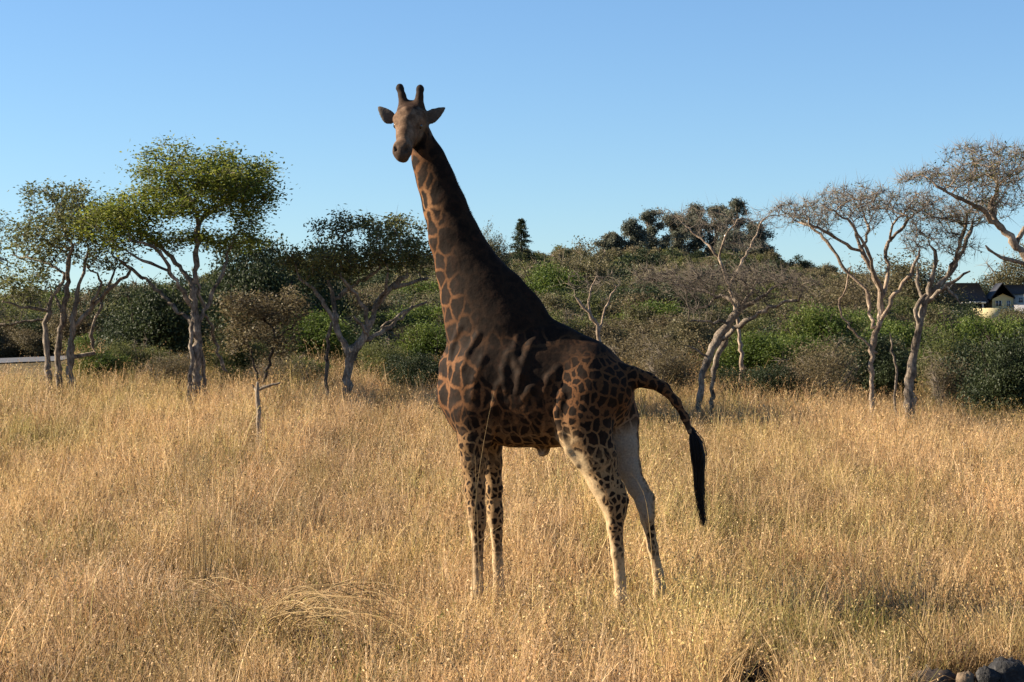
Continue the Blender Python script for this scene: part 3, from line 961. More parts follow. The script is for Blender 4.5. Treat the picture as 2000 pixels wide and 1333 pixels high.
# leaning acacia right of the giraffe
skeleton_tree('acacia_tree', 'leaning twin-trunked acacia with bare wide flat crown behind the giraffe tail', 49, [
    [(1362, 795, 0, 6.5), (1368, 750, 0, 7), (1376, 720, 0, 8), (1388, 690, 0, 9.5), (1402, 665, 0, 10), (1418, 640, 0, 10), (1434, 615, 0, 9), (1448, 600, 0, 7.5), (1470, 592, 0, 5), (1495, 575, 0, 4), (1515, 560, 0, 3)],
    [(1390, 790, .3, 5), (1391, 745, .3, 5), (1396, 715, .3, 6.5), (1405, 690, .2, 7), (1420, 660, .2, 7)],
    [(1412, 662, 0, 6), (1440, 638, -.3, 6), (1470, 620, -.5, 5), (1500, 602, -.7, 4.5), (1530, 592, -.9, 4), (1560, 588, -1.1, 3)],
    [(1446, 600, 0, 6), (1440, 588, .2, 5), (1420, 582, .4, 4.5), (1395, 576, .6, 4), (1362, 566, .8, 3.5), (1320, 558, 1, 3)],
    [(1450, 598, 0, 5), (1462, 575, .3, 4), (1475, 555, .6, 3)],
    [(1418, 632, 0, 4), (1400, 628, -.3, 3), (1375, 630, -.6, 2.5), (1345, 628, -.8, 2)],
    [(1384, 697, 0, 3), (1362, 685, -.2, 2.5), (1340, 675, -.4, 2)],
    [(1405, 580, .5, 3), (1385, 600, .3, 2.5), (1350, 605, .2, 2)],
], [(1420, 540, 170, 32, 2.0, 5, 0), (1540, 560, 75, 28, 1.4, 2, -.5), (1330, 550, 90, 28, 1.6, 2, .6), (1450, 590, 90, 16, 1.2, .8, 0)],
    twig=M_twig, leaves=0, n_att=1900, twigs=8, twig_len=.40, bark=M_bark)

# right pair
skeleton_tree('acacia_tree', 'thin-trunked bare acacia with orange-brown boughs next to the thick-based acacia', 49, [
    [(1704, 800, 0, 5.5), (1702, 750, 0, 5.5), (1702, 700, 0, 6), (1706, 660, 0, 7), (1718, 635, 0, 7), (1722, 600, 0, 7.5), (1722, 575, 0, 7.5), (1708, 540, 0, 6.5), (1695, 515, 0, 6), (1680, 490, 0, 5), (1672, 460, 0, 4)],
    [(1703, 640, 0, 4.5), (1698, 605, .2, 4.5), (1697, 580, .3, 4.5), (1692, 566, .4, 3.5)],
    [(1720, 628, 0, 5), (1735, 600, -.2, 5), (1748, 575, -.2, 4.5), (1770, 550, -.3, 4.5), (1782, 525, -.4, 4.5), (1795, 500, -.4, 3.5)],
    [(1724, 578, 0, 5), (1734, 535, .3, 4.5), (1730, 490, .5, 4.5), (1738, 465, .6, 4), (1768, 445, .7, 3.5), (1772, 422, .8, 3)],
    [(1738, 466, .6, 3.5), (1735, 448, .5, 3), (1745, 430, .4, 2.5), (1765, 420, .4, 2.5)],
    [(1680, 490, 0, 4), (1640, 470, -.4, 4), (1605, 450, -.7, 3.5), (1580, 438, -.9, 3)],
    [(1658, 535, .4, 3.5), (1630, 495, .5, 4), (1608, 458, .6, 3.5), (1575, 438, .8, 3), (1550, 430, 1, 2)],
    [(1712, 690, .3, 3), (1660, 640, .4, 3), (1635, 600, .5, 2.5), (1655, 560, .5, 2), (1662, 520, .5, 2)],
    [(1680, 490, 0, 4), (1700, 455, .3, 3.5), (1690, 430, .5, 3)],
    [(1718, 575, 0, 4), (1700, 500, -.6, 4), (1660, 430, -.9, 3), (1620, 410, -1.2, 2)],
], [(1610, 410, 105, 30, 1.9, 4, 0), (1700, 395, 100, 32, 1.9, 4, 0), (1780, 400, 70, 32, 1.4, 2, 0), (1545, 420, 45, 22, 1.1, 1, 0), (1650, 375, 80, 18, 1.2, 1.2, 0)],
    twig=M_twig_pale, bark=M_bark_pale, leaves=700, leaf_size=(.07, .03), leaf=M_leaf_mid, n_att=2300, twigs=8, twig_len=.36, twig_r=.006)
skeleton_tree('acacia_tree', 'bare acacia with thick dark trunk base beside the green hedge', 49.5, [
    [(1776, 800, 0, 13), (1775, 760, 0, 12), (1780, 725, 0, 10), (1786, 690, 0, 9), (1792, 650, 0, 8.5), (1800, 610, 0, 8), (1808, 585, 0, 7.5), (1818, 560, 0, 6), (1828, 520, 0, 5), (1826, 490, 0, 4)],
    [(1794, 640, 0, 5), (1784, 618, -.1, 5), (1792, 595, -.1, 5), (1808, 575, 0, 5)],
    [(1805, 585, 0, 5), (1792, 560, .3, 4), (1786, 545, .4, 4), (1792, 530, .5, 3)],
    [(1812, 590, 0, 6), (1840, 565, -.2, 5), (1862, 550, -.3, 4), (1895, 530, -.5, 3)],
    [(1815, 575, 0, 6), (1845, 545, .2, 5.5), (1870, 515, .4, 5), (1885, 480, .5, 4.5), (1898, 445, .6, 4)],
    [(1850, 540, .2, 4.5), (1868, 500, -.2, 4), (1880, 455, -.4, 4), (1888, 425, -.6, 3)],
    [(1846, 562, -.2, 3.5), (1868, 575, -.3, 3.5), (1876, 595, -.4, 3.5)],
    [(1762, 800, .2, 3), (1745, 770, .4, 3), (1755, 730, .3, 3), (1745, 690, .3, 2.5), (1738, 650, .3, 2)],
], [(1840, 430, 95, 40, 1.7, 4, 0), (1900, 410, 70, 40, 1.4, 2.4, 0), (1800, 460, 60, 25, 1.3, 1.2, 0), (1870, 480, 60, 25, 1.1, 1.2, 0)],
    twig=M_twig_pale, bark=M_bark, leaves=900, leaf_size=(.07, .03), leaf=M_leaf_mid, n_att=1900, twigs=8, twig_len=.34, twig_r=.006)
# the tall acacia whose trunk stands outside the frame on the right
skeleton_tree('acacia_tree', 'tallest bare umbrella acacia, its heavy bough leaning over the yellow house', 46, [
    [(2120, 800, 0, 15), (2110, 720, 0, 14), (2085, 640, 0, 13), (2055, 570, 0, 12), (2010, 515, 0, 10), (1985, 480, 0, 9), (1960, 450, 0, 8), (1940, 425, 0, 7), (1935, 400, 0, 6)],
    [(1960, 450, 0, 6), (1930, 420, -.3, 6), (1900, 400, -.5, 5), (1870, 385, -.8, 4), (1830, 365, -1, 3)],
    [(1940, 425, 0, 6), (1945, 390, .3, 5), (1948, 360, .5, 4)],
    [(2010, 520, -.3, 6), (1985, 512, -.4, 5), (1950, 500, -.5, 4), (1925, 480, -.7, 3.5)],
    [(1985, 480, 0, 6), (2010, 430, .4, 5), (2035, 380, .7, 4)],
    [(2055, 570, 0, 9), (2085, 500, .3, 8), (2110, 430, .5, 6), (2120, 380, .7, 5)],
], [(1890, 340, 120, 38, 2.2, 5, 0), (1990, 320, 120, 45, 2.4, 5, 0), (2110, 330, 110, 45, 2.2, 3.5, 0), (1790, 350, 50, 22, 1.2, 1.2, 0), (1920, 295, 90, 22, 1.5, 1.6, 0), (1960, 385, 70, 25, 1.6, 1.2, 0)],
    twig=M_twig_pale, bark=M_bark_pale, leaves=2600, leaf_size=(.07, .03), leaf=M_leaf_mid, n_att=2700, twigs=8, twig_len=.36, twig_r=.006)
# crown reaching in from the left
skeleton_tree('acacia_tree', 'sparse grey-leaved acacia beyond the many-stemmed acacia, by the gravel track', 57, [
    [(-130, 740, 0, 11), (-125, 660, 0, 10), (-105, 580, 0, 9), (-85, 520, 0, 7), (-60, 480, 0, 5), (-30, 450, 0, 3)],
    [(-105, 580, 0, 7), (-140, 520, .4, 6), (-170, 470, .6, 4)],
    [(-110, 620, 0, 6), (-60, 625, -.3, 4.5), (0, 640, -.5, 3.5), (50, 628, -.6, 3), (100, 622, -.7, 2)],
    [(-60, 480, 0, 4), (-20, 500, .3, 3), (15, 510, .5, 2)],
], [(-40, 440, 65, 60, 1.5, 4, 0), (-130, 440, 80, 50, 1.5, 3, 0), (30, 600, 60, 30, 1.0, 1.2, -.5), (0, 520, 40, 30, 1, .8, .4)],
    leaf=M_leaf_mid, leaves=3200, leaf_size=(.09, .045), n_att=900, twigs=3, twig_len=.32)
# slender scrubby tree between the green acacia and the forked one
skeleton_tree('thorn_tree', 'slender scrubby thorn tree standing behind the broken post', 52, [
    [(512, 770, 0, 4), (520, 720, 0, 4), (535, 690, 0, 3.5), (538, 660, 0, 3.5), (530, 640, 0, 3), (510, 620, 0, 2.5)],
    [(520, 720, 0, 3), (490, 690, .2, 3), (475, 650, .3, 2.5), (462, 620, .4, 2.5), (440, 600, .4, 2)],
    [(538, 665, 0, 3), (570, 640, .2, 2.5), (598, 612, .3, 2)],
    [(510, 625, 0, 2.5), (545, 612, -.3, 2.5), (575, 605, -.4, 2)],
], [(500, 610, 70, 50, 1.1, 3, 0), (560, 600, 50, 45, 1, 2, 0), (470, 660, 45, 40, .9, 1.4, 0), (550, 670, 45, 40, .9, 1.2, 0)],
    leaf=M_leaf_brown, leaves=5000, leaf_size=(.09, .045), n_att=900, twigs=3, twig_len=.3, bark=M_bark_dark)
# pale dead bough in the thicket behind the giraffe's back
skeleton_tree('dead_tree', 'leafless pale dead tree rising from the thicket behind the giraffe back', 56, [
    [(1182, 790, 0, 5), (1178, 730, 0, 5), (1172, 680, 0, 5), (1166, 640, 0, 5), (1152, 612, 0, 4.5), (1130, 588, 0, 3.5)],
    [(1170, 650, 0, 3), (1180, 600, .3, 2.5), (1205, 560, .5, 2)],
    [(1152, 612, 0, 3), (1150, 570, .3, 2.5), (1165, 540, .5, 2)],
], [(1150, 560, 60, 35, .9, 2, 0), (1190, 550, 40, 30, .8, 1, .3)],
    twig=M_twig_pale, bark=M_bark_pale, leaves=0, n_att=350, twigs=3, twig_len=.35)

# wispy bare tree whose twigs cross the ridge grove
skeleton_tree('thorn_tree', 'tall wispy leafless thorn tree, its twigs crossing the ridge grove', 58, [
    [(1452, 790, 0, 5), (1448, 700, 0, 5), (1440, 620, 0, 4.5), (1425, 560, 0, 4), (1405, 510, 0, 3.5), (1385, 480, 0, 3)],
    [(1425, 560, 0, 3.5), (1450, 510, .3, 3), (1475, 465, .5, 2.5), (1490, 430, .6, 2)],
    [(1405, 510, 0, 3), (1415, 465, -.3, 2.5), (1440, 430, -.5, 2)],
    [(1385, 480, 0, 2.5), (1350, 450, .3, 2.5), (1322, 425, .5, 1.4), (1300, 408, .6, .8)],
], [(1400, 430, 90, 40, 1.3, 3, 0), (1490, 430, 70, 40, 1.2, 2.4, .3), (1330, 425, 55, 35, 1.0, 1.2, .4), (1440, 480, 90, 25, 1.2, 1.2, 0), (1530, 420, 50, 30, 1, 1, .4)],
    twig=M_twig_pale, bark=M_bark_pale, leaves=0, n_att=800, twigs=3, twig_len=.5, twig_r=.005)

# ------------------------------------------------------------------ shrubs
def bush_mesh(name, leaf, w=1.6, h=2.2, clusters=60, per=130, lsize=(.11, .06), spread=.22, core=.5, flat=.2):
    """foliage of one shrub: leaf clusters spread through an uneven dome, 1 unit = 1 m"""
    mb = MB()
    c = []
    lob = [(rng.uniform(-.55, .55), rng.uniform(-.55, .55), rng.uniform(.35, .75), rng.uniform(.35, .6)) for _ in range(7)]
    while len(c) < clusters:
        lx, ly, lz, lr = lob[rng.integers(len(lob))]
        d = unit(rng.normal(size=3)) * rng.uniform(core, 1) * lr
        p = np.array([lx + d[0], ly + d[1], lz + d[2] * .75])
        if p[2] > 0.02:
            c.append(p * np.array([w, w, h]))
    for p in c:
        k = int(per * rng.uniform(.6, 1.4))
        q = p + rng.normal(0, spread, (k, 3)) * np.array([1, 1, .7])
        q[:, 2] = np.maximum(q[:, 2], .03)
        mb.leaves(q, lsize[0], lsize[1], np.clip(rng.uniform(0, 1) * .5 + rng.uniform(0, .5, k), 0, 1), flat)
    return mb.mesh(name, leaf)

def stems_mesh(name, bark, w=1.2, h=1.8, n=9, r=.035, twig=260):
    mb = MB()
    ends = []
    for _ in range(n):
        a = rng.uniform(0, 2 * math.pi); rr = rng.uniform(.2, 1) * w * .8
        p0 = np.array([rng.normal(0, .12), rng.normal(0, .12), -.15])
        p3 = np.array([math.cos(a) * rr, math.sin(a) * rr, h * rng.uniform(.5, 1)])
        m = (p0 + p3) / 2 + rng.normal(0, .12, 3)
        t = np.linspace(0, 1, 7)[:, None]
        pl = (1 - t) ** 2 * p0 + 2 * t * (1 - t) * m + t * t * p3
        mb.tube(pl, np.linspace(r, r * .3, 7) * rng.uniform(.6, 1.2), 5)
        ends.append(pl)
    pl = np.concatenate(ends)
    k = rng.integers(0, len(pl), twig)
    k = k[pl[k, 2] > .25 * h]
    d = unit(rng.normal(size=(len(k), 3)) + np.array([0, 0, .5])) * rng.uniform(.25, .8, (len(k), 1)) * h * .35
    mb.spikes(pl[k], pl[k] + d, .008, .5)
    return mb.mesh(name, bark)

BUSH = {
    'dark': [(bush_mesh('foliage', M_leaf_dark, 1.3, 1.9, 110, 190, (.068, .038), .17), stems_mesh('stems', M_bark_dark)) for _ in range(2)],
    'olive': [(bush_mesh('foliage', M_leaf_mid, 1.3, 1.9, 100, 170, (.068, .036), .17), stems_mesh('stems', M_bark)) for _ in range(2)],
    'lush': [(bush_mesh('foliage', M_leaf_lush, 1.3, 1.8, 100, 180, (.068, .038), .17), stems_mesh('stems', M_bark_dark)) for _ in range(2)],
    'dry': [(bush_mesh('foliage', M_leaf_brown, 1.3, 2.0, 90, 90, (.06, .03), .22, .2), stems_mesh('stems', M_twig_pale, 1.4, 2.0, 16, .022, 900)) for _ in range(2)],
}
BUSH['farolive'] = [(bush_mesh('foliage', M_leaf_hill, 1.3, 1.9, 150, 110, (.06, .035), .13, .45), stems_mesh('stems', M_bark)) for _ in range(2)]
BUSH['fardark'] = [(bush_mesh('foliage', M_leaf_dark, 1.3, 1.9, 150, 110, (.06, .035), .13, .45), stems_mesh('stems', M_bark_dark)) for _ in range(2)]
def shrub(name, label, px, top_py, half_px, Y, kind, v=0, group=None, category='shrub', depth=1.0):
    g = ground_pt(px, Y)
    top = P(px, top_py, Y)[2]
    fo, st = BUSH[kind][v % 2]
    bb = np.array([q[:] for q in (c.co for c in fo.vertices)]) if 'bb' not in fo else None
    if bb is not None:
        fo['bb'] = [float(np.abs(np.quantile(bb[:, 0], [.02, .98])).mean()), float(np.quantile(bb[:, 2], .995))]
    sx = half_px / PXM(Y) / fo['bb'][0]; sz = max(top - g[2], .4) / fo['bb'][1]
    root = empty(name, g, rng.uniform(-.5, .5), label=label, category=category)
    if group:
        root['group'] = group
    for nm, me in (('foliage', fo), ('stems', st)):
        o = new_obj(nm, me, root)
        o.scale = (sx, sx * depth, sz)
    return root

shrub('evergreen_tree', 'rounded dark evergreen tree behind the trunk fork of the green acacia', 305, 545, 95, 63, 'dark', 0, category='tree')
shrub('evergreen_tree', 'tallest dark evergreen tree, between the green acacia and the thorn tree', 500, 462, 95, 68, 'dark', 1, category='tree')
shrub('evergreen_tree', 'broad dark evergreen tree behind the slender scrubby thorn tree', 590, 485, 80, 72, 'dark', 0, category='tree')
shrub('olive_bush', 'dull olive bush beside the gravel track', 35, 630, 70, 98, 'olive', 0)
shrub('low_bush', 'low fresh green bush at the foot of the many-stemmed acacia', 190, 685, 52, 56, 'lush', 0)
shrub('low_bush', 'low olive bush between the many-stemmed and the green acacia', 275, 668, 62, 58, 'olive', 1)
shrub('low_bush', 'grey-brown twiggy bush at the foot of the green acacia', 340, 690, 48, 54, 'dry', 0)
shrub('low_bush', 'olive bush between the green acacia trunk and the thorn tree', 445, 655, 52, 57, 'olive', 0)
shrub('green_bush', 'fresh green bush behind the Y-shaped fork', 615, 612, 66, 62, 'lush', 1)
shrub('low_bush', 'dry straw-coloured thicket behind the broken post', 545, 690, 60, 54, 'dry', 1)
shrub('low_bush', 'small green bush beside the thin upright stem', 592, 700, 45, 55, 'lush', 0)
shrub('green_bush', 'olive green bush beside the forked acacia trunk', 755, 668, 58, 58, 'olive', 1)
shrub('green_bush', 'fresh green bush seen beside the giraffe chest', 842, 632, 62, 62, 'lush', 0)
shrub('dark_bush', 'low dark bush between forked acacia and giraffe chest', 820, 692, 55, 54, 'dark', 1)
shrub('brown_thicket', 'grey-brown hillside thicket behind the forked acacia', 790, 575, 110, 90, 'dry', 0)
shrub('domed_tree', 'domed olive tree on the slope behind the giraffe withers', 1110, 476, 78, 130, 'farolive', 0, category='tree')
shrub('domed_tree', 'fresh green tree downhill of the domed olive tree', 1080, 520, 60, 95, 'lush', 1, category='tree')
shrub('olive_bush', 'yellowish olive bush behind the giraffe back', 1125, 610, 80, 66, 'olive', 1)
shrub('dark_tree', 'dark green tree mass on the slope behind the giraffe rump', 1270, 556, 85, 82, 'dark', 0, category='tree')
shrub('brown_thicket', 'dry brown thicket at the field edge behind the giraffe rump', 1240, 650, 85, 60, 'dry', 1)
shrub('brown_thicket', 'tangled grey thicket over the giraffe tail', 1305, 675, 60, 54, 'dry', 0)
shrub('olive_bush', 'olive bush on the slope between dead tree and leaning acacia', 1200, 560, 70, 100, 'olive', 0)
shrub('green_bush', 'green bush between leaning twin trunks and twiggy brown bush', 1470, 652, 72, 60, 'lush', 1)
shrub('dark_bush', 'low dark bush between leaning acacia and twiggy brown bush', 1485, 715, 60, 54, 'dark', 0)
shrub('green_bush', 'bright green leafy tree behind the thin-trunked acacia', 1600, 600, 72, 66, 'lush', 0, category='tree')
shrub('brown_thicket', 'twiggy brown bush beside the thin acacia trunk', 1590, 660, 75, 54, 'dry', 1)
shrub('dark_bush', 'dark green bush behind the two bare acacia trunks', 1715, 655, 75, 58, 'dark', 1)
shrub('green_hedge', 'sunlit green hedge bush below the yellow house', 1890, 625, 75, 64, 'lush', 1)
shrub('green_hedge', 'olive hedge bush beside the thick dark trunk', 1835, 650, 62, 60, 'olive', 0)
shrub('green_hedge', 'tall green hedge bush below the house gable', 1990, 628, 70, 63, 'lush', 0)
shrub('dark_bush', 'dense dark round bush standing against the green hedge', 1965, 652, 78, 52, 'dark', 0)
shrub('brown_thicket', 'brown dry bush between thick trunk and dark round bush', 1850, 690, 52, 55, 'dry', 0)
shrub('grey_tree', 'grey-brown leafless tree on the slope behind the thin-trunked acacia', 1640, 520, 95, 110, 'dry', 1, category='tree')
shrub('grey_tree', 'olive tree on the slope uphill of the hedge', 1775, 505, 80, 200, 'farolive', 1, category='tree')
shrub('grey_tree', 'brown-green tree behind the yellow house roof', 1985, 478, 80, 600, 'farolive', 0, category='tree')
shrub('leafy_tree', 'small leafy tree on the slope between giraffe neck and pine', 968, 452, 30, 115, 'farolive', 1, category='tree')
shrub('dark_tree', 'dark blue-green tree between the two houses', 1922, 545, 20, 562, 'fardark', 1, category='tree')

# ------------------------------------------------------------------ eucalyptus grove on the ridge
def eucalyptus(label, px, top_py, half_px, base_py, Y):
    s = PXM(Y)
    g = ground_pt(px, Y)
    top = P(px, top_py, Y)[2] - g[2]
    w = half_px / s
    root = empty('eucalyptus_tree', g, 0, label=label, category='tree', group='grey-green trees on the ridge')
    tr = MB()
    tr.tube(np.array([[0, 0, -1], [.3, 0, top * .3], [-.2, 0, top * .6], [.1, 0, top * .8]]), np.array([.55, .42, .25, .05]), 7)
    lm = MB()
    for _ in range(48):
        a = rng.uniform(0, 2 * math.pi); zz = rng.uniform(.10, .95)
        rr = w * rng.uniform(.05, 1.0) * math.sqrt(max(.10, 1 - ((zz - .45) / .56) ** 2))
        c = np.array([math.cos(a) * rr, math.sin(a) * rr, zz * top])
        R_ = w * rng.uniform(.18, .36)
        k = 300
        d = rng.normal(0, .52, (k, 3)) * R_
        d[:, 2] *= .8
        lm.leaves(c + d, .62, .30, np.clip(rng.uniform(.0, .6) + rng.uniform(0, .4, k), 0, 1))
        tr.tube(np.array([[0, 0, c[2] * .6], c * .6 + np.array([0, 0, c[2] * .25]), c]), np.array([.2, .12, .05]), 4)
    new_obj('trunk', tr.mesh('trunk', M_bark_pale), root)
    new_obj('crown', lm.mesh('crown', M_leaf_euc), root)

for lab, px, tp, hp_, Y in (
    ('lowest grey-green tree at the end of the ridge grove toward the pine', 1192, 455, 26, 640),
    ('round-topped grey-green tree next to the lowest end tree of the ridge grove', 1238, 425, 30, 640),
    ('stout grey-green tree with dome crown in the ridge grove', 1272, 410, 36, 650),
    ('dense grey-green tree in the middle of the ridge grove', 1320, 418, 36, 660),
    ('broad billowy tree standing higher in the ridge grove', 1358, 400, 38, 650),
    ('bushy tree beside the tallest of the ridge grove', 1398, 402, 34, 660),
    ('tallest pointed tree of the ridge grove', 1438, 388, 34, 645),
    ('dark drooping tree at the end of the ridge grove toward the houses', 1478, 440, 34, 640),
    ('dark low tree downhill of the tallest ridge tree', 1425, 455, 40, 620)):
    eucalyptus(lab, px, tp, hp_, 520, Y)

def conifer():
    Y = 420
    g = ground_pt(1018, Y)
    s = PXM(Y)
    top = P(1018, 430, Y)[2] - g[2]
    root = empty('pine_tree', g, 0, label='dark pointed pine on the skyline beside the giraffe neck', category='tree')
    tr = MB(); tr.tube(np.array([[0, 0, -.5], [0, 0, top * .5], [0, 0, top * .97]]), np.array([.35, .22, .04]), 7)
    lm = MB()
    for i in range(34):
        zz = top * (1 - (i / 34) * .62)
        for _ in range(3):
            a = rng.uniform(0, 6.28); l = (top - zz) * .46 + .5
            l *= rng.uniform(.6, 1.15)
            e = np.array([math.cos(a) * l, math.sin(a) * l, zz - .1 * l])
            tr.tube(np.array([[0, 0, zz], e]), np.array([.06, .02]), 3)
            k = 70
            t = rng.uniform(.25, 1, (k, 1))
            c = np.array([0, 0, zz]) * (1 - t) + e * t + rng.normal(0, .16, (k, 3))
            lm.leaves(c, .30, .14, rng.uniform(0, .6, k))
    new_obj('trunk', tr.mesh('trunk', M_bark_dark), root)
    new_obj('crown', lm.mesh('crown', M_leaf_dark), root)
conifer()

# ------------------------------------------------------------------ instanced ground cover
def scatter(name, pts, rot, sc, idx, tint, sources, hue=None, **props):
    """one object whose points carry copies of the source meshes"""
    col = bpy.data.collections.new(name + '_sources')
    for i, me in enumerate(sources):
        o = bpy.data.objects.new('%s_source_%02d' % (name, i), me)
        col.objects.link(o)
    me = bpy.data.meshes.new(name)
    me.vertices.add(len(pts))
    me.vertices.foreach_set('co', np.asarray(pts, np.float32).ravel())
    for nm, tp, arr, key in (('ghue', 'FLOAT', rng.uniform(0, 1, len(pts)) if hue is None else hue, 'value'), ('rot', 'FLOAT_VECTOR', rot, 'vector'), ('sc', 'FLOAT_VECTOR', sc, 'vector'), ('pick', 'INT', idx, 'value'), ('gtint', 'FLOAT', tint, 'value')):
        a = me.attributes.new(nm, tp, 'POINT')
        a.data.foreach_set(key, np.asarray(arr, np.int32 if tp == 'INT' else np.float32).ravel())
    ng = bpy.data.node_groups.new(name + '_nodes', 'GeometryNodeTree')
    ng.interface.new_socket('Geometry', in_out='INPUT', socket_type='NodeSocketGeometry')
    ng.interface.new_socket('Geometry', in_out='OUTPUT', socket_type='NodeSocketGeometry')
    gi = ng.nodes.new('NodeGroupInput'); go = ng.nodes.new('NodeGroupOutput')
    ci = ng.nodes.new('GeometryNodeCollectionInfo')
    ci.inputs[0].default_value = col
    ci.inputs[1].default_value = True; ci.inputs[2].default_value = True
    ip = ng.nodes.new('GeometryNodeInstanceOnPoints')
    ip.inputs['Pick Instance'].default_value = True
    def na(n, t):
        x = ng.nodes.new('GeometryNodeInputNamedAttribute'); x.data_type = t
        x.inputs[0].default_value = n
        return x.outputs['Attribute']
    ng.links.new(gi.outputs[0], ip.inputs['Points'])
    ng.links.new(ci.outputs[0], ip.inputs['Instance'])
    ng.links.new(na('pick', 'INT'), ip.inputs['Instance Index'])
    e2r = ng.nodes.new('FunctionNodeEulerToRotation')
    ng.links.new(na('rot', 'FLOAT_VECTOR'), e2r.inputs[0])
    ng.links.new(e2r.outputs[0], ip.inputs['Rotation'])
    ng.links.new(na('sc', 'FLOAT_VECTOR'), ip.inputs['Scale'])
    ng.links.new(ip.outputs[0], go.inputs[0])
    o = new_obj(name, me, None, **props)
    md = o.modifiers.new('scatter', 'NODES')
    md.node_group = ng
    return o

# far hillside woodland: nobody could count it
hill_src = []
for lf, w, h_ in ((M_leaf_hill, 2.2, 2.8), (M_leaf_hill, 2.6, 2.4), (M_leaf_mid, 2.2, 3.0), (M_leaf_brown, 2.2, 2.6), (M_leaf_dark, 2.4, 3.2), (M_leaf_lush, 2.0, 2.6)):
    hill_src.append(bush_mesh('hill_bush', lf, w, h_, 55, 95, (.26, .15), .34, .45))
for lf, w, h_ in ((M_leaf_hill, 2.0, 2.6), (M_leaf_mid, 2.2, 2.8), (M_leaf_brown, 2.2, 2.4), (M_leaf_dark, 2.0, 2.8), (M_leaf_lush, 2.0, 2.4)):
    hill_src.append(bush_mesh('hill_bush', lf, w, h_, 130, 130, (.115, .065), .26, .4))
hp_pts = []; hp_t = []
for k in range(5200):
    Y = 62 * (760 / 62) ** rng.uniform(0, 1) ** .8
    px = rng.uniform(-350, 2350)
    x = (px - 1000) / F * Y
    yy = Y + rng.normal(0, 3)
    if yy < 64 + (17 if px < 160 else 0): continue
    if 1815 < px < 2150 and 150 < yy < 556:
        continue
    hp_pts.append((x, yy, 0))
hp_pts = np.array(hp_pts)
hp_pts[:, 2] = terrain(hp_pts[:, 0], hp_pts[:, 1]) - .1
nh = len(hp_pts)
sch = rng.uniform(.6, 1.25, nh) * np.interp(hp_pts[:, 1], [60, 120, 300, 700], [.55, .85, 1.15, 1.7])
scatter('hillside_woodland', hp_pts, np.stack([0 * sch, 0 * sch, rng.uniform(0, 6.28, nh)], -1),
        np.stack([sch, sch, sch * rng.uniform(.75, 1.15, nh)], -1),
        np.where(hp_pts[:, 1] < 170, 6 + rng.choice(5, nh, p=[.34, .2, .26, .1, .1]), rng.choice(6, nh, p=[.27, .25, .18, .16, .07, .07])), rng.uniform(0, 1, nh), hill_src,
        kind='stuff', label='grey-brown and olive bushland covering the far hillside', category='woodland')

# ------------------------------------------------------------------ dry grass
def grass_mat():
    m, nt, out = mat_nodes('dry_grass')
    L = nt.links
    at = N(nt, 'ShaderNodeAttribute', attribute_name='tint')
    gi = N(nt, 'ShaderNodeAttribute', attribute_name='gtint', attribute_type='INSTANCER')
    r1 = ramp(nt, [(0, (.045, .031, .018)), (.3, (.20, .135, .066)), (.62, (.47, .345, .18)), (1, (.82, .66, .41))], at.outputs['Fac'])
    r2 = ramp(nt, [(0, (.30, .38, .14)), (.12, (.55, .55, .40)), (.3, (.72, .62, .56)), (.55, (1, .95, .9)), (1, (1.12, 1.02, .88))], gi.outputs['Fac'])
    gh = N(nt, 'ShaderNodeAttribute', attribute_name='ghue', attribute_type='INSTANCER')
    r3 = ramp(nt, [(0, (.80, .92, .62)), (.18, (1.02, 1.05, .85)), (.4, (1.05, 1, .92)), (.62, (1, .98, 1.0)), (.8, (1.05, .88, .78)), (1, (.92, .94, 1.08))], gh.outputs['Fac'])
    m0 = N(nt, 'ShaderNodeMix', data_type='RGBA', blend_type='MULTIPLY'); m0.inputs[0].default_value = 1
    L.new(r2.outputs[0], m0.inputs[6]); L.new(r3.outputs[0], m0.inputs[7])
    mx = N(nt, 'ShaderNodeMix', data_type='RGBA', blend_type='MULTIPLY'); mx.inputs[0].default_value = 1
    L.new(r1.outputs[0], mx.inputs[6]); L.new(m0.outputs[2], mx.inputs[7])
    d = N(nt, 'ShaderNodeBsdfPrincipled', i_Roughness=.6); d.inputs['Specular IOR Level'].default_value = .25
    t = N(nt, 'ShaderNodeBsdfTranslucent')
    L.new(mx.outputs[2], d.inputs['Base Color']); L.new(mx.outputs[2], t.inputs['Color'])
    ms = N(nt, 'ShaderNodeMixShader'); ms.inputs[0].default_value = .34
    L.new(d.outputs[0], ms.inputs[1]); L.new(t.outputs[0], ms.inputs[2]); L.new(ms.outputs[0], out.inputs[0])
    return m
M_grass = grass_mat()

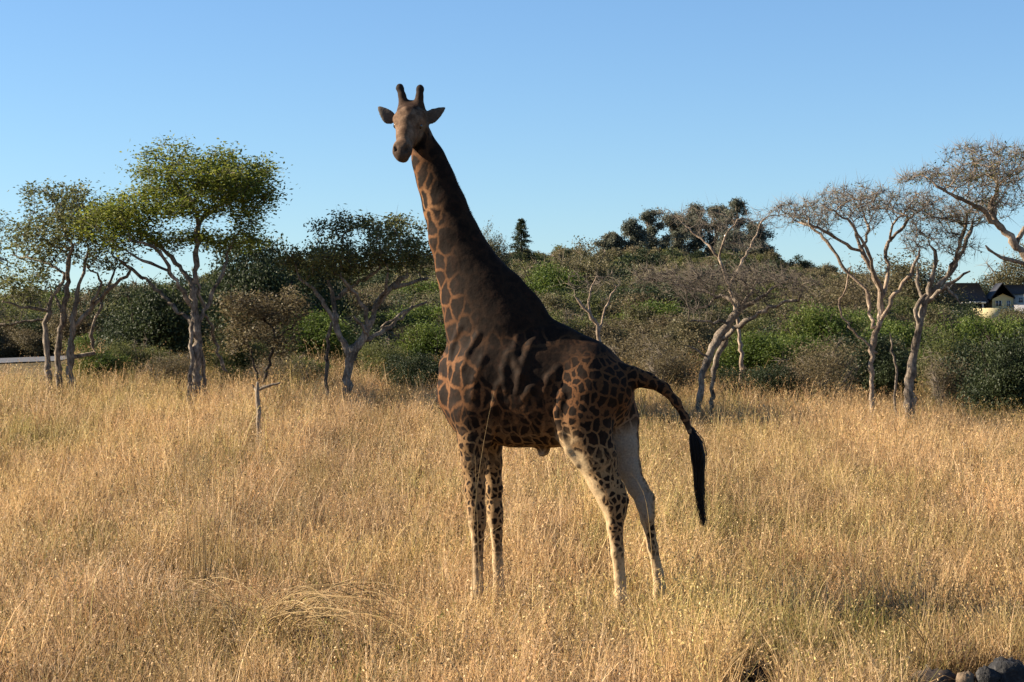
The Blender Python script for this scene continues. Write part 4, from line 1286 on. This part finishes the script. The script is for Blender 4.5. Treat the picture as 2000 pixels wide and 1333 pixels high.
def blades(mb, n, radius, len_rng, width, lean, curl, tint_rng, seg=4, wander=.06):
    """n curved tapering blades rooted in a disc"""
    a = rng.uniform(0, 2 * math.pi, n); r = radius * np.sqrt(rng.uniform(0, 1, n))
    base = np.stack([np.cos(a) * r, np.sin(a) * r, np.full(n, -.02)], -1)
    az = rng.uniform(0, 2 * math.pi, n)
    out = np.stack([np.cos(az), np.sin(az), 0 * az], -1)
    L = rng.uniform(*len_rng, n)
    le = np.abs(rng.normal(lean, lean * .6, n)); cu = rng.normal(curl, curl * .7, n)
    side = np.stack([-np.sin(az), np.cos(az), 0 * az], -1)
    tw = rng.uniform(0, math.pi, n)
    side = side * np.cos(tw)[:, None] + out * np.sin(tw)[:, None]
    pts = [base]; ang = le.copy()
    p = base
    for k in range(seg):
        d = out * np.sin(ang)[:, None] + np.array([0, 0, 1]) * np.cos(ang)[:, None]
        p = p + d * (L / seg)[:, None] + rng.normal(0, wander, (n, 3)) * (L / seg)[:, None]
        pts.append(p); ang = ang + cu * (k + 1) / seg * 1.3
    wd = width * rng.uniform(.6, 1.3, n)
    tint = rng.uniform(*tint_rng, n)
    v = []
    for k, p in enumerate(pts):
        f = 1 - (k / seg) ** 1.5 * .85
        v += [p - side * (wd * f * .5)[:, None], p + side * (wd * f * .5)[:, None]]
    v = np.stack(v, 1)                       # n, 2(seg+1), 3
    m = v.shape[1]
    i = np.arange(n)[:, None] * m
    q = np.concatenate([i + np.array([2 * k, 2 * k + 1, 2 * k + 3, 2 * k + 2]) for k in range(seg)])
    mb.add(v.reshape(-1, 3), q, None, np.tile(tint, seg))
    return pts[-1], pts[-2]

def seed_heads(mb, tip, prev, n, ln=.10):
    k = rng.integers(0, len(tip), n)
    d = unit(tip[k] - prev[k])
    c = tip[k] - d * rng.uniform(0, ln, (n, 1)) + rng.normal(0, .006, (n, 3))
    mb.leaves(c, .034, .013, rng.uniform(.35, .95, n))

tuft_src = []
for kind in range(12):
    mb = MB()
    if kind < 4:        # upright tussock
        blades(mb, 30, .12, (.22, .55), .012, .30, .40, (.0, .85), wander=.1)
        t, p = blades(mb, 9, .09, (.50, .85), .008, .18, .2, (.5, 1))
        seed_heads(mb, t, p, 14)
    elif kind < 8:      # tangled, bent over
        blades(mb, 34, .16, (.25, .62), .012, .6, .8, (.0, .9), wander=.28)
        t, p = blades(mb, 6, .12, (.45, .75), .008, .4, .35, (.5, 1), wander=.15)
        seed_heads(mb, t, p, 8)
    elif kind < 10:     # wispy stems
        blades(mb, 16, .12, (.2, .45), .011, .4, .5, (.0, .8), wander=.15)
        t, p = blades(mb, 16, .14, (.55, .95), .007, .22, .2, (.45, 1), wander=.08)
        seed_heads(mb, t, p, 30, .14)
    elif kind < 11:     # brown broken stalks
        blades(mb, 26, .16, (.15, .45), .014, .7, .4, (.0, .3), wander=.3)
    else:               # low leafy weed
        blades(mb, 45, .15, (.12, .35), .018, .6, .5, (.0, .5), wander=.15)
    tuft_src.append(mb.mesh('grass_tuft', M_grass))

def vnoise(x, y, f, seed):
    return .5 + .25 * (np.sin(x * f + seed) + np.sin(y * f * 1.7 + seed * 2.1 + np.sin(x * f * .8 + seed)) * .7 + np.sin((x + y) * f * 1.3 + seed * .7) * .6) / 1.15

gp = []
for y0, y1, dens in ((13.5, 18, 52), (18, 24, 44), (24, 32, 30), (32, 42, 22), (42, 54, 16), (54, 68, 8)):
    half = (y1 / F * 1000) + 2.6
    n = int(dens * 2 * half * (y1 - y0))
    gp.append(np.stack([rng.uniform(-half, half, n), rng.uniform(y0, y1, n)], -1))
gp = np.concatenate(gp)
x, y = gp.T
# no tussock right inside a hoof
keep = np.ones(len(x), bool)
tn = .45 * vnoise(x, y, .9, 1.3) + .3 * vnoise(x, y, 2.3, 4.1) + .25 * vnoise(x * .7, y, 5.1, 2.7)
tint = np.clip((tn - .5) * 2.1 + .60 + rng.normal(0, .2, len(x)), .14, 1)
green = vnoise(x, y, 1.6, 9.2) > .80
tint = np.where(green & (rng.uniform(0, 1, len(x)) < .35), rng.uniform(0, .12, len(x)), tint)
# darker, greener strip where the field meets the scrub
edge = sstep(47, 53, y) * rng.uniform(0, 1, len(x))
tint = np.where(edge > .5, tint * .55, tint)
sc = np.interp(y, [14, 20, 30, 50, 66], [.72, .78, .88, 1.05, 1.15]) * rng.uniform(.7, 1.2, len(x)) * (.85 + .3 * vnoise(x, y, 1.1, 6.6))
kind = rng.choice(12, len(x), p=[.10, .10, .10, .10, .11, .11, .10, .10, .05, .05, .06, .02])
hue = np.clip(vnoise(x, y, .55, 3.3) * .6 + vnoise(x, y, 1.9, 7.7) * .4 + rng.normal(0, .22, len(x)), 0, 1)
forb = (vnoise(x, y, 2.9, 5.5) + rng.normal(0, .12, len(x)) > .72) & (y < 30)
kind = np.where(forb & (rng.uniform(0, 1, len(x)) < .6), 10, kind)
z = terrain(x, y)
keep &= ~((y > 54) & (x < -.205 * y))
keep &= ~((x > .185 * y) & (y < 16.35))          # bare scorched ground round the rocks
keep &= ~((np.abs(x - .1140 * y) < .2) & (y < 16.35))
scatter('dry_grass', np.stack([x, y, z], -1)[keep],
        np.stack([rng.normal(0, .10, len(x)), rng.normal(0, .10, len(x)), rng.uniform(0, 6.28, len(x))], -1)[keep],
        np.stack([sc * 1.1, sc * 1.1, sc], -1)[keep], kind[keep], tint[keep], tuft_src, hue=hue[keep],
        kind='stuff', label='tall straw-coloured dry grass covering the field', category='grass')

# ------------------------------------------------------------------ houses on the far slope
def plain_mat(name, col, rough=.8):
    return rough_mat(name, [(.3, tuple(c * .88 for c in col)), (.7, tuple(min(1, c * 1.08) for c in col))], 1.5, rough, .15)
M_yellow = plain_mat('yellow_plaster', (.52, .44, .24))
M_white = plain_mat('white_plaster', (.50, .50, .46))
M_roof = rough_mat('slate_roof', [(.3, (.018, .019, .024)), (.7, (.045, .046, .055))], 3, .7, .4)
M_pane = rough_mat('window_pane', [(.3, (.03, .035, .045)), (.7, (.05, .055, .065))], 2, .15, 0, spec=.6)
M_grey = plain_mat('grey_wall', (.22, .22, .24))
M_dark = plain_mat('veranda_shade', (.05, .05, .055))

def part_box(name, parent, org, px0, px1, py0, py1, Y0, Y1, mat):
    """box from photo-pixel extents at the distance of its front face, running back to Y1"""
    a = P(px0, py1, Y0) - org; b = P(px1, py0, Y0) - org
    mb = MB(); mb.box((a[0], Y0 - org[1], a[2]), (b[0], Y1 - org[1], b[2]))
    return new_obj(name, mb.mesh(name, mat), parent)

def prism(name, parent, org, pts_front, Y0, Y1, mat):
    """extrude a photo-pixel outline from Y0 back to Y1"""
    f = np.array([P(px, py, Y0) for px, py in pts_front]) - org
    k = f.copy(); k[:, 1] += Y1 - Y0
    n = len(f)
    mb = MB()
    v = np.concatenate([f, k])
    side = [(i, (i + 1) % n, n + (i + 1) % n, n + i) for i in range(n)]
    c0 = f.mean(0); c1 = k.mean(0)
    v = np.concatenate([v, [c0, c1]])
    tri = [(i, (i + 1) % n, 2 * n) for i in range(n)] + [((i + 1) % n + n, i + n, 2 * n + 1) for i in range(n)]
    mb.add(v, side, tri)
    return new_obj(name, mb.mesh(name, mat), parent)

def build_houses():
    Y = 550.0
    org = ground_pt(1962, Y)
    h = empty('yellow_house', org, 0, label='pale yellow gabled house with dark roof on the far slope', category='house')
    prism('gable_wall', h, org, [(1938, 632), (1938, 584), (1958, 559), (1979, 582), (1979, 632)], Y, Y + 7, M_yellow)
    prism('gable_roof', h, org, [(1934, 587), (1958, 555.5), (1983, 584), (1983, 581), (1958, 552.5), (1934, 583.5)], Y - .6, Y + 7.4, M_roof)
    part_box('main_wall', h, org, 1979.3, 2062, 575, 632, Y + 1.5, Y + 8, M_white)
    prism('main_roof', h, org, [(1968, 575), (2066, 575), (2058, 557), (1962, 557)], Y + 1.0, Y + 8.5, M_roof)
    part_box('terrace_wall', h, org, 1908, 1978, 602, 634, Y - 5, Y - .3, M_yellow)
    part_box('side_wing', h, org, 1983, 2062, 596, 630, Y - 3, Y + 1.2, M_grey)
    for a, b, c, d in ((1945, 1956, 588, 598), (1967, 1973, 588, 599), (1955, 1960, 566, 573), (1990, 1998, 582, 591)):
        w = part_box('window', h, org, a, b, c, d, Y - .12 if a < 1979 else Y + 1.4, Y + .2 if a < 1979 else Y + 1.8, M_pane)
        o2 = w
        for e in (a, (a + b) / 2, b):
            part_box('mullion', w, org, e - .5, e + .5, c, d, (Y - .2 if a < 1979 else Y + 1.32), (Y - .1 if a < 1979 else Y + 1.42), M_white)
    org = ground_pt(1890, Y)
    h = empty('dark_roofed_house', org, 0, label='low house with big dark hipped roof and shaded veranda next to the yellow house', category='house')
    prism('roof', h, org, [(1838, 592), (1932, 592), (1912, 553), (1862, 553)], Y, Y + 9, M_roof)
    part_box('fascia', h, org, 1876, 1926, 589.5, 593, Y - .5, Y - .05, M_white)
    part_box('wall', h, org, 1846, 1928, 592.5, 632, Y + 2.5, Y + 8.5, M_dark)
    part_box('veranda_wall', h, org, 1846, 1930, 607, 632, Y - .3, Y + .2, M_grey)
    for px in (1848, 1878, 1898, 1920):
        part_box('veranda_post', h, org, px - 1, px + 1, 593, 607.2, Y - .25, Y + .15, M_white)
build_houses()

# ------------------------------------------------------------------ things standing in the grass
def limb_thing(name, label, category, Y, limbs, mat, sides=8, rough=.06):
    x0 = (limbs[0][0][0] - 1000) / F * Y
    org = np.array([x0, Y, float(terrain(x0, Y))])
    root = empty(name, org, 0, label=label, category=category)
    for i, (nm, pl) in enumerate([('trunk', limbs[0])] + [('branch', l) for l in limbs[1:]]):
        w = np.array([P(a[0], a[1], Y + a[2]) for a in pl]) - org
        r = np.array([a[3] for a in pl]) / PXM(Y)
        if i == 0:
            w[0, 2] = -.1
        d = np.concatenate([[0], np.cumsum(np.linalg.norm(np.diff(w, axis=0), axis=1))])
        t = np.linspace(0, d[-1], 9)
        c = np.stack([np.interp(t, d, w[:, k]) for k in range(3)], -1); c[1:-1] += rng.normal(0, .008, c[1:-1].shape)
        mb = MB()
        rr = np.interp(t, d, r) * (1 + rng.normal(0, rough, 9))
        mb.tube(c, rr, sides)
        for e, sg in ((0, 1), (len(c) - 1, -1)):        # close the broken ends
            k = np.arange(sides)
            ring = mb.v[0].reshape(9, sides, 3)[e]
            mb.add(np.concatenate([ring, [ring.mean(0) + (c[e] - c[e + sg]) * .15]]), None, np.stack([k, (k + 1) % sides, np.full(sides, sides)], -1))
        new_obj(nm, mb.mesh(nm, mat, False), root)
    return root
M_deadwood = bark_mat('weathered_wood', (.08, .06, .045), (.23, .18, .13), (.36, .29, .21))
limb_thing('broken_post', 'weathered broken tree stub with one arm sticking out sideways', 'stump', 38.5,
           [[(506, 860, 0, 5), (505, 800, 0, 4.5), (503, 770, 0, 4.5), (503, 748, 0, 3)], [(503, 762, 0, 3.5), (520, 755, -.05, 3.2), (546, 748, -.1, 2.2)], [(503, 770, 0, 2.5), (497, 758, .05, 2.2), (493, 752, .05, 1.5)]], M_deadwood)
M_char = rough_mat('charred_wood', [(.3, (.006, .006, .006)), (.6, (.016, .015, .014)), (.8, (.05, .045, .04))], 9, .9, .8)
limb_thing('charred_stump', 'small black charred stump poking up from the trampled grass', 'stump', 16.25,
           [[(1484, 1345, 0, 18), (1484, 1325, 0, 17), (1482, 1305, 0, 15), (1480, 1293, 0, 9)], [(1478, 1332, 0, 9), (1462, 1320, -.03, 8), (1452, 1314, -.05, 5)]], M_char, 9, .12)

def rock(name, label, px, py, hw, hh, Y, mat, seed):
    r_ = np.random.default_rng(seed)
    th = np.linspace(0, math.pi, 11); ph = np.linspace(0, 2 * math.pi, 17)[:-1]
    T, Q = np.meshgrid(th, ph, indexing='ij')
    d = np.stack([np.sin(T) * np.cos(Q), np.sin(T) * np.sin(Q), np.cos(T)], -1)
    r0 = np.ones(T.shape)
    for _ in range(16):
        n = unit(r_.normal(size=3)); c = r_.uniform(.62, .95)
        r0 = np.minimum(r0, c / np.maximum(d @ n, 1e-3))
    r0 *= 1 + .09 * r_.normal(size=r0.shape)
    r0[0] = r0[0].mean(); r0[-1] = r0[-1].mean(); 
    s = PXM(Y)
    g = ground_pt(px, Y)
    top = P(px, py, Y)[2]
    hz = max(.04, (top - g[2]) * .62)
    v = d * r0[..., None] * np.array([hw / s, hw / s * .8, hz]) + np.array([0, 0, hz * .62])
    n, m = T.shape
    i = np.arange(n - 1)[:, None] * m; j = np.arange(m)[None, :]
    q = np.stack([i + j, i + m + j, i + m + (j + 1) % m, i + (j + 1) % m], -1).reshape(-1, 4)
    o = new_obj(name, np_mesh(name, v.reshape(-1, 3), q, mat), None, label=label, category='rock')
    o.location = g
M_black_rock = rough_mat('black_rock', [(.3, (.008, .008, .009)), (.55, (.022, .021, .022)), (.72, (.07, .065, .06)), (.85, (.35, .32, .28))], 22, .7, 1.0)
M_tan_rock = rough_mat('tan_rock', [(.3, (.10, .07, .045)), (.7, (.26, .19, .125))], 8, .9, .6)
M_brown_rock = rough_mat('brown_rock', [(.3, (.03, .022, .016)), (.7, (.09, .066, .048))], 8, .9, .6)
rock('rock', 'largest jagged black rock with pale specks at the edge of the grass', 1972, 1282, 50, 40, 16.12, M_black_rock, 3)
rock('rock', 'smaller black rock leaning on the largest jagged black rock', 1925, 1300, 26, 30, 16.02, M_black_rock, 5)
rock('rock', 'rounded tan stone beside the black rocks', 1884, 1306, 20, 20, 16.04, M_tan_rock, 8)
rock('rock', 'flat dark brown rock half hidden in grass beside the tan stone', 1822, 1308, 48, 16, 16.15, M_brown_rock, 9)
rock('rock', 'small brown pebble lying at the foot of the flat dark rock', 1775, 1318, 11, 12, 16.0, M_tan_rock, 11)

def blade_thing(name, label, category, px, Y, specs, mat=None):
    """one tussock made of long blades; specs: list of (pixel polyline, width px, tint)"""
    g = ground_pt(px, Y)
    root_mb = MB()
    for pl, wd, ti, dy in specs:
        w = np.array([P(a[0], a[1], Y + dy * k / max(1, len(pl) - 1)) for k, a in enumerate(pl)]) - g
        w[:, 2] = np.maximum(w[:, 2], .01)
        d = np.concatenate([[0], np.cumsum(np.linalg.norm(np.diff(w, axis=0), axis=1))])
        t = np.linspace(0, d[-1], 10)
        c = np.stack([np.interp(t, d, w[:, k]) for k in range(3)], -1)
        for _ in range(2):
            c[1:-1] = .25 * c[:-2] + .5 * c[1:-1] + .25 * c[2:]
        root_mb.tube(c, np.linspace(1, .35, 10) * wd / PXM(Y) * .5, 4, ti)
    o = new_obj(name, root_mb.mesh(name, mat or M_grass_plain), None, label=label, category=category)
    o.location = g
    return o
M_grass_plain = leaf_mat('straw', [(.1, (.14, .09, .04)), (.5, (.34, .23, .10)), (.9, (.56, .41, .20))], .3, 2.0)
# wind-bent tussock arching over to the right
specs = []
for k in range(120):
    bx = 470 + abs(rng.normal(0, 60)); by = 1255 + rng.normal(0, 20)
    ln = rng.uniform(150, 290); hgt = rng.uniform(30, 125)
    sg = 1 if rng.uniform() < .85 else -1
    pl = [(bx, by + 30), (bx + sg * ln * .12, by - hgt * .6), (bx + sg * ln * .4, by - hgt), (bx + sg * ln * .75, by - hgt * .9 + rng.normal(0, 10)), (bx + sg * ln, by - hgt * .35 + rng.normal(0, 25))]
    specs.append((pl, rng.uniform(1.2, 2.6), rng.uniform(.1, .85), rng.normal(0, .9)))
blade_thing('bent_tussock', 'pale wind-bent straw tussock arching over in front of the giraffe', 'grass', 560, 17.6, specs)
specs = []
for k in range(30):
    bx = 400 + rng.normal(0, 24); tx = bx + rng.normal(8, 12)
    specs.append(([(bx, 1135), ((bx + tx) / 2 + rng.normal(0, 4), 1020 + rng.normal(0, 20)), (tx, rng.uniform(850, 980)), (tx + rng.normal(4, 9), rng.uniform(830, 850))][: 4 if rng.uniform() < .4 else 3], rng.uniform(1.0, 2.0), rng.uniform(.5, 1), rng.normal(0, .35)))
blade_thing('tall_stems', 'clump of tall upright golden grass stems rising above the field', 'grass', 395, 20.3, specs)
specs = []
for pl in ([(1830, 1290), (1800, 1245), (1770, 1205), (1735, 1180), (1700, 1178), (1665, 1195)], [(1825, 1290), (1790, 1235), (1745, 1195), (1715, 1170)], [(1815, 1285), (1800, 1235), (1765, 1190)], [(1858, 1290), (1856, 1250), (1860, 1205)]):
    specs.append((pl, 4.5, rng.uniform(.6, 1), rng.normal(0, .2)))
blade_thing('dead_stalks', 'thick pale dead stalks bent in an arch near the dark rocks', 'stalk', 1830, 16.9, specs)
specs = [([(1394, 1330), (1396, 1270), (1402, 1235)], 4, .8, 0), ([(1300, 1302), (1345, 1298), (1390, 1312)], 4, .9, .1), ([(1382, 1276), (1440, 1278)], 4, .9, .1), ([(1396, 1280), (1380, 1250), (1372, 1230)], 3, .8, 0)]
blade_thing('dead_twigs', 'bare pale fallen twigs lying beside the charred stump', 'twig', 1394, 16.4, specs)
# slender stems crossing in front of the giraffe's legs
specs = [([(925, 1195), (920, 1100), (926, 1000), (938, 900), (950, 830), (965, 765)], 1.5, .3, 0), ([(938, 1190), (935, 1080), (930, 960), (928, 890)], 1.4, .5, 0), ([(885, 1120), (930, 1060), (990, 1020)], 1.4, .5, 0)]
blade_thing('tall_stems', 'three thin pale stems crossing in front of the giraffe front legs', 'grass', 928, 19.3, specs)
specs = [([(1276, 1120), (1270, 1040), (1262, 970), (1252, 942), (1232, 925)], 1.5, .7, 0)]
blade_thing('tall_stems', 'single thin pale stem in front of the giraffe far hind leg', 'grass', 1276, 19.4, specs)
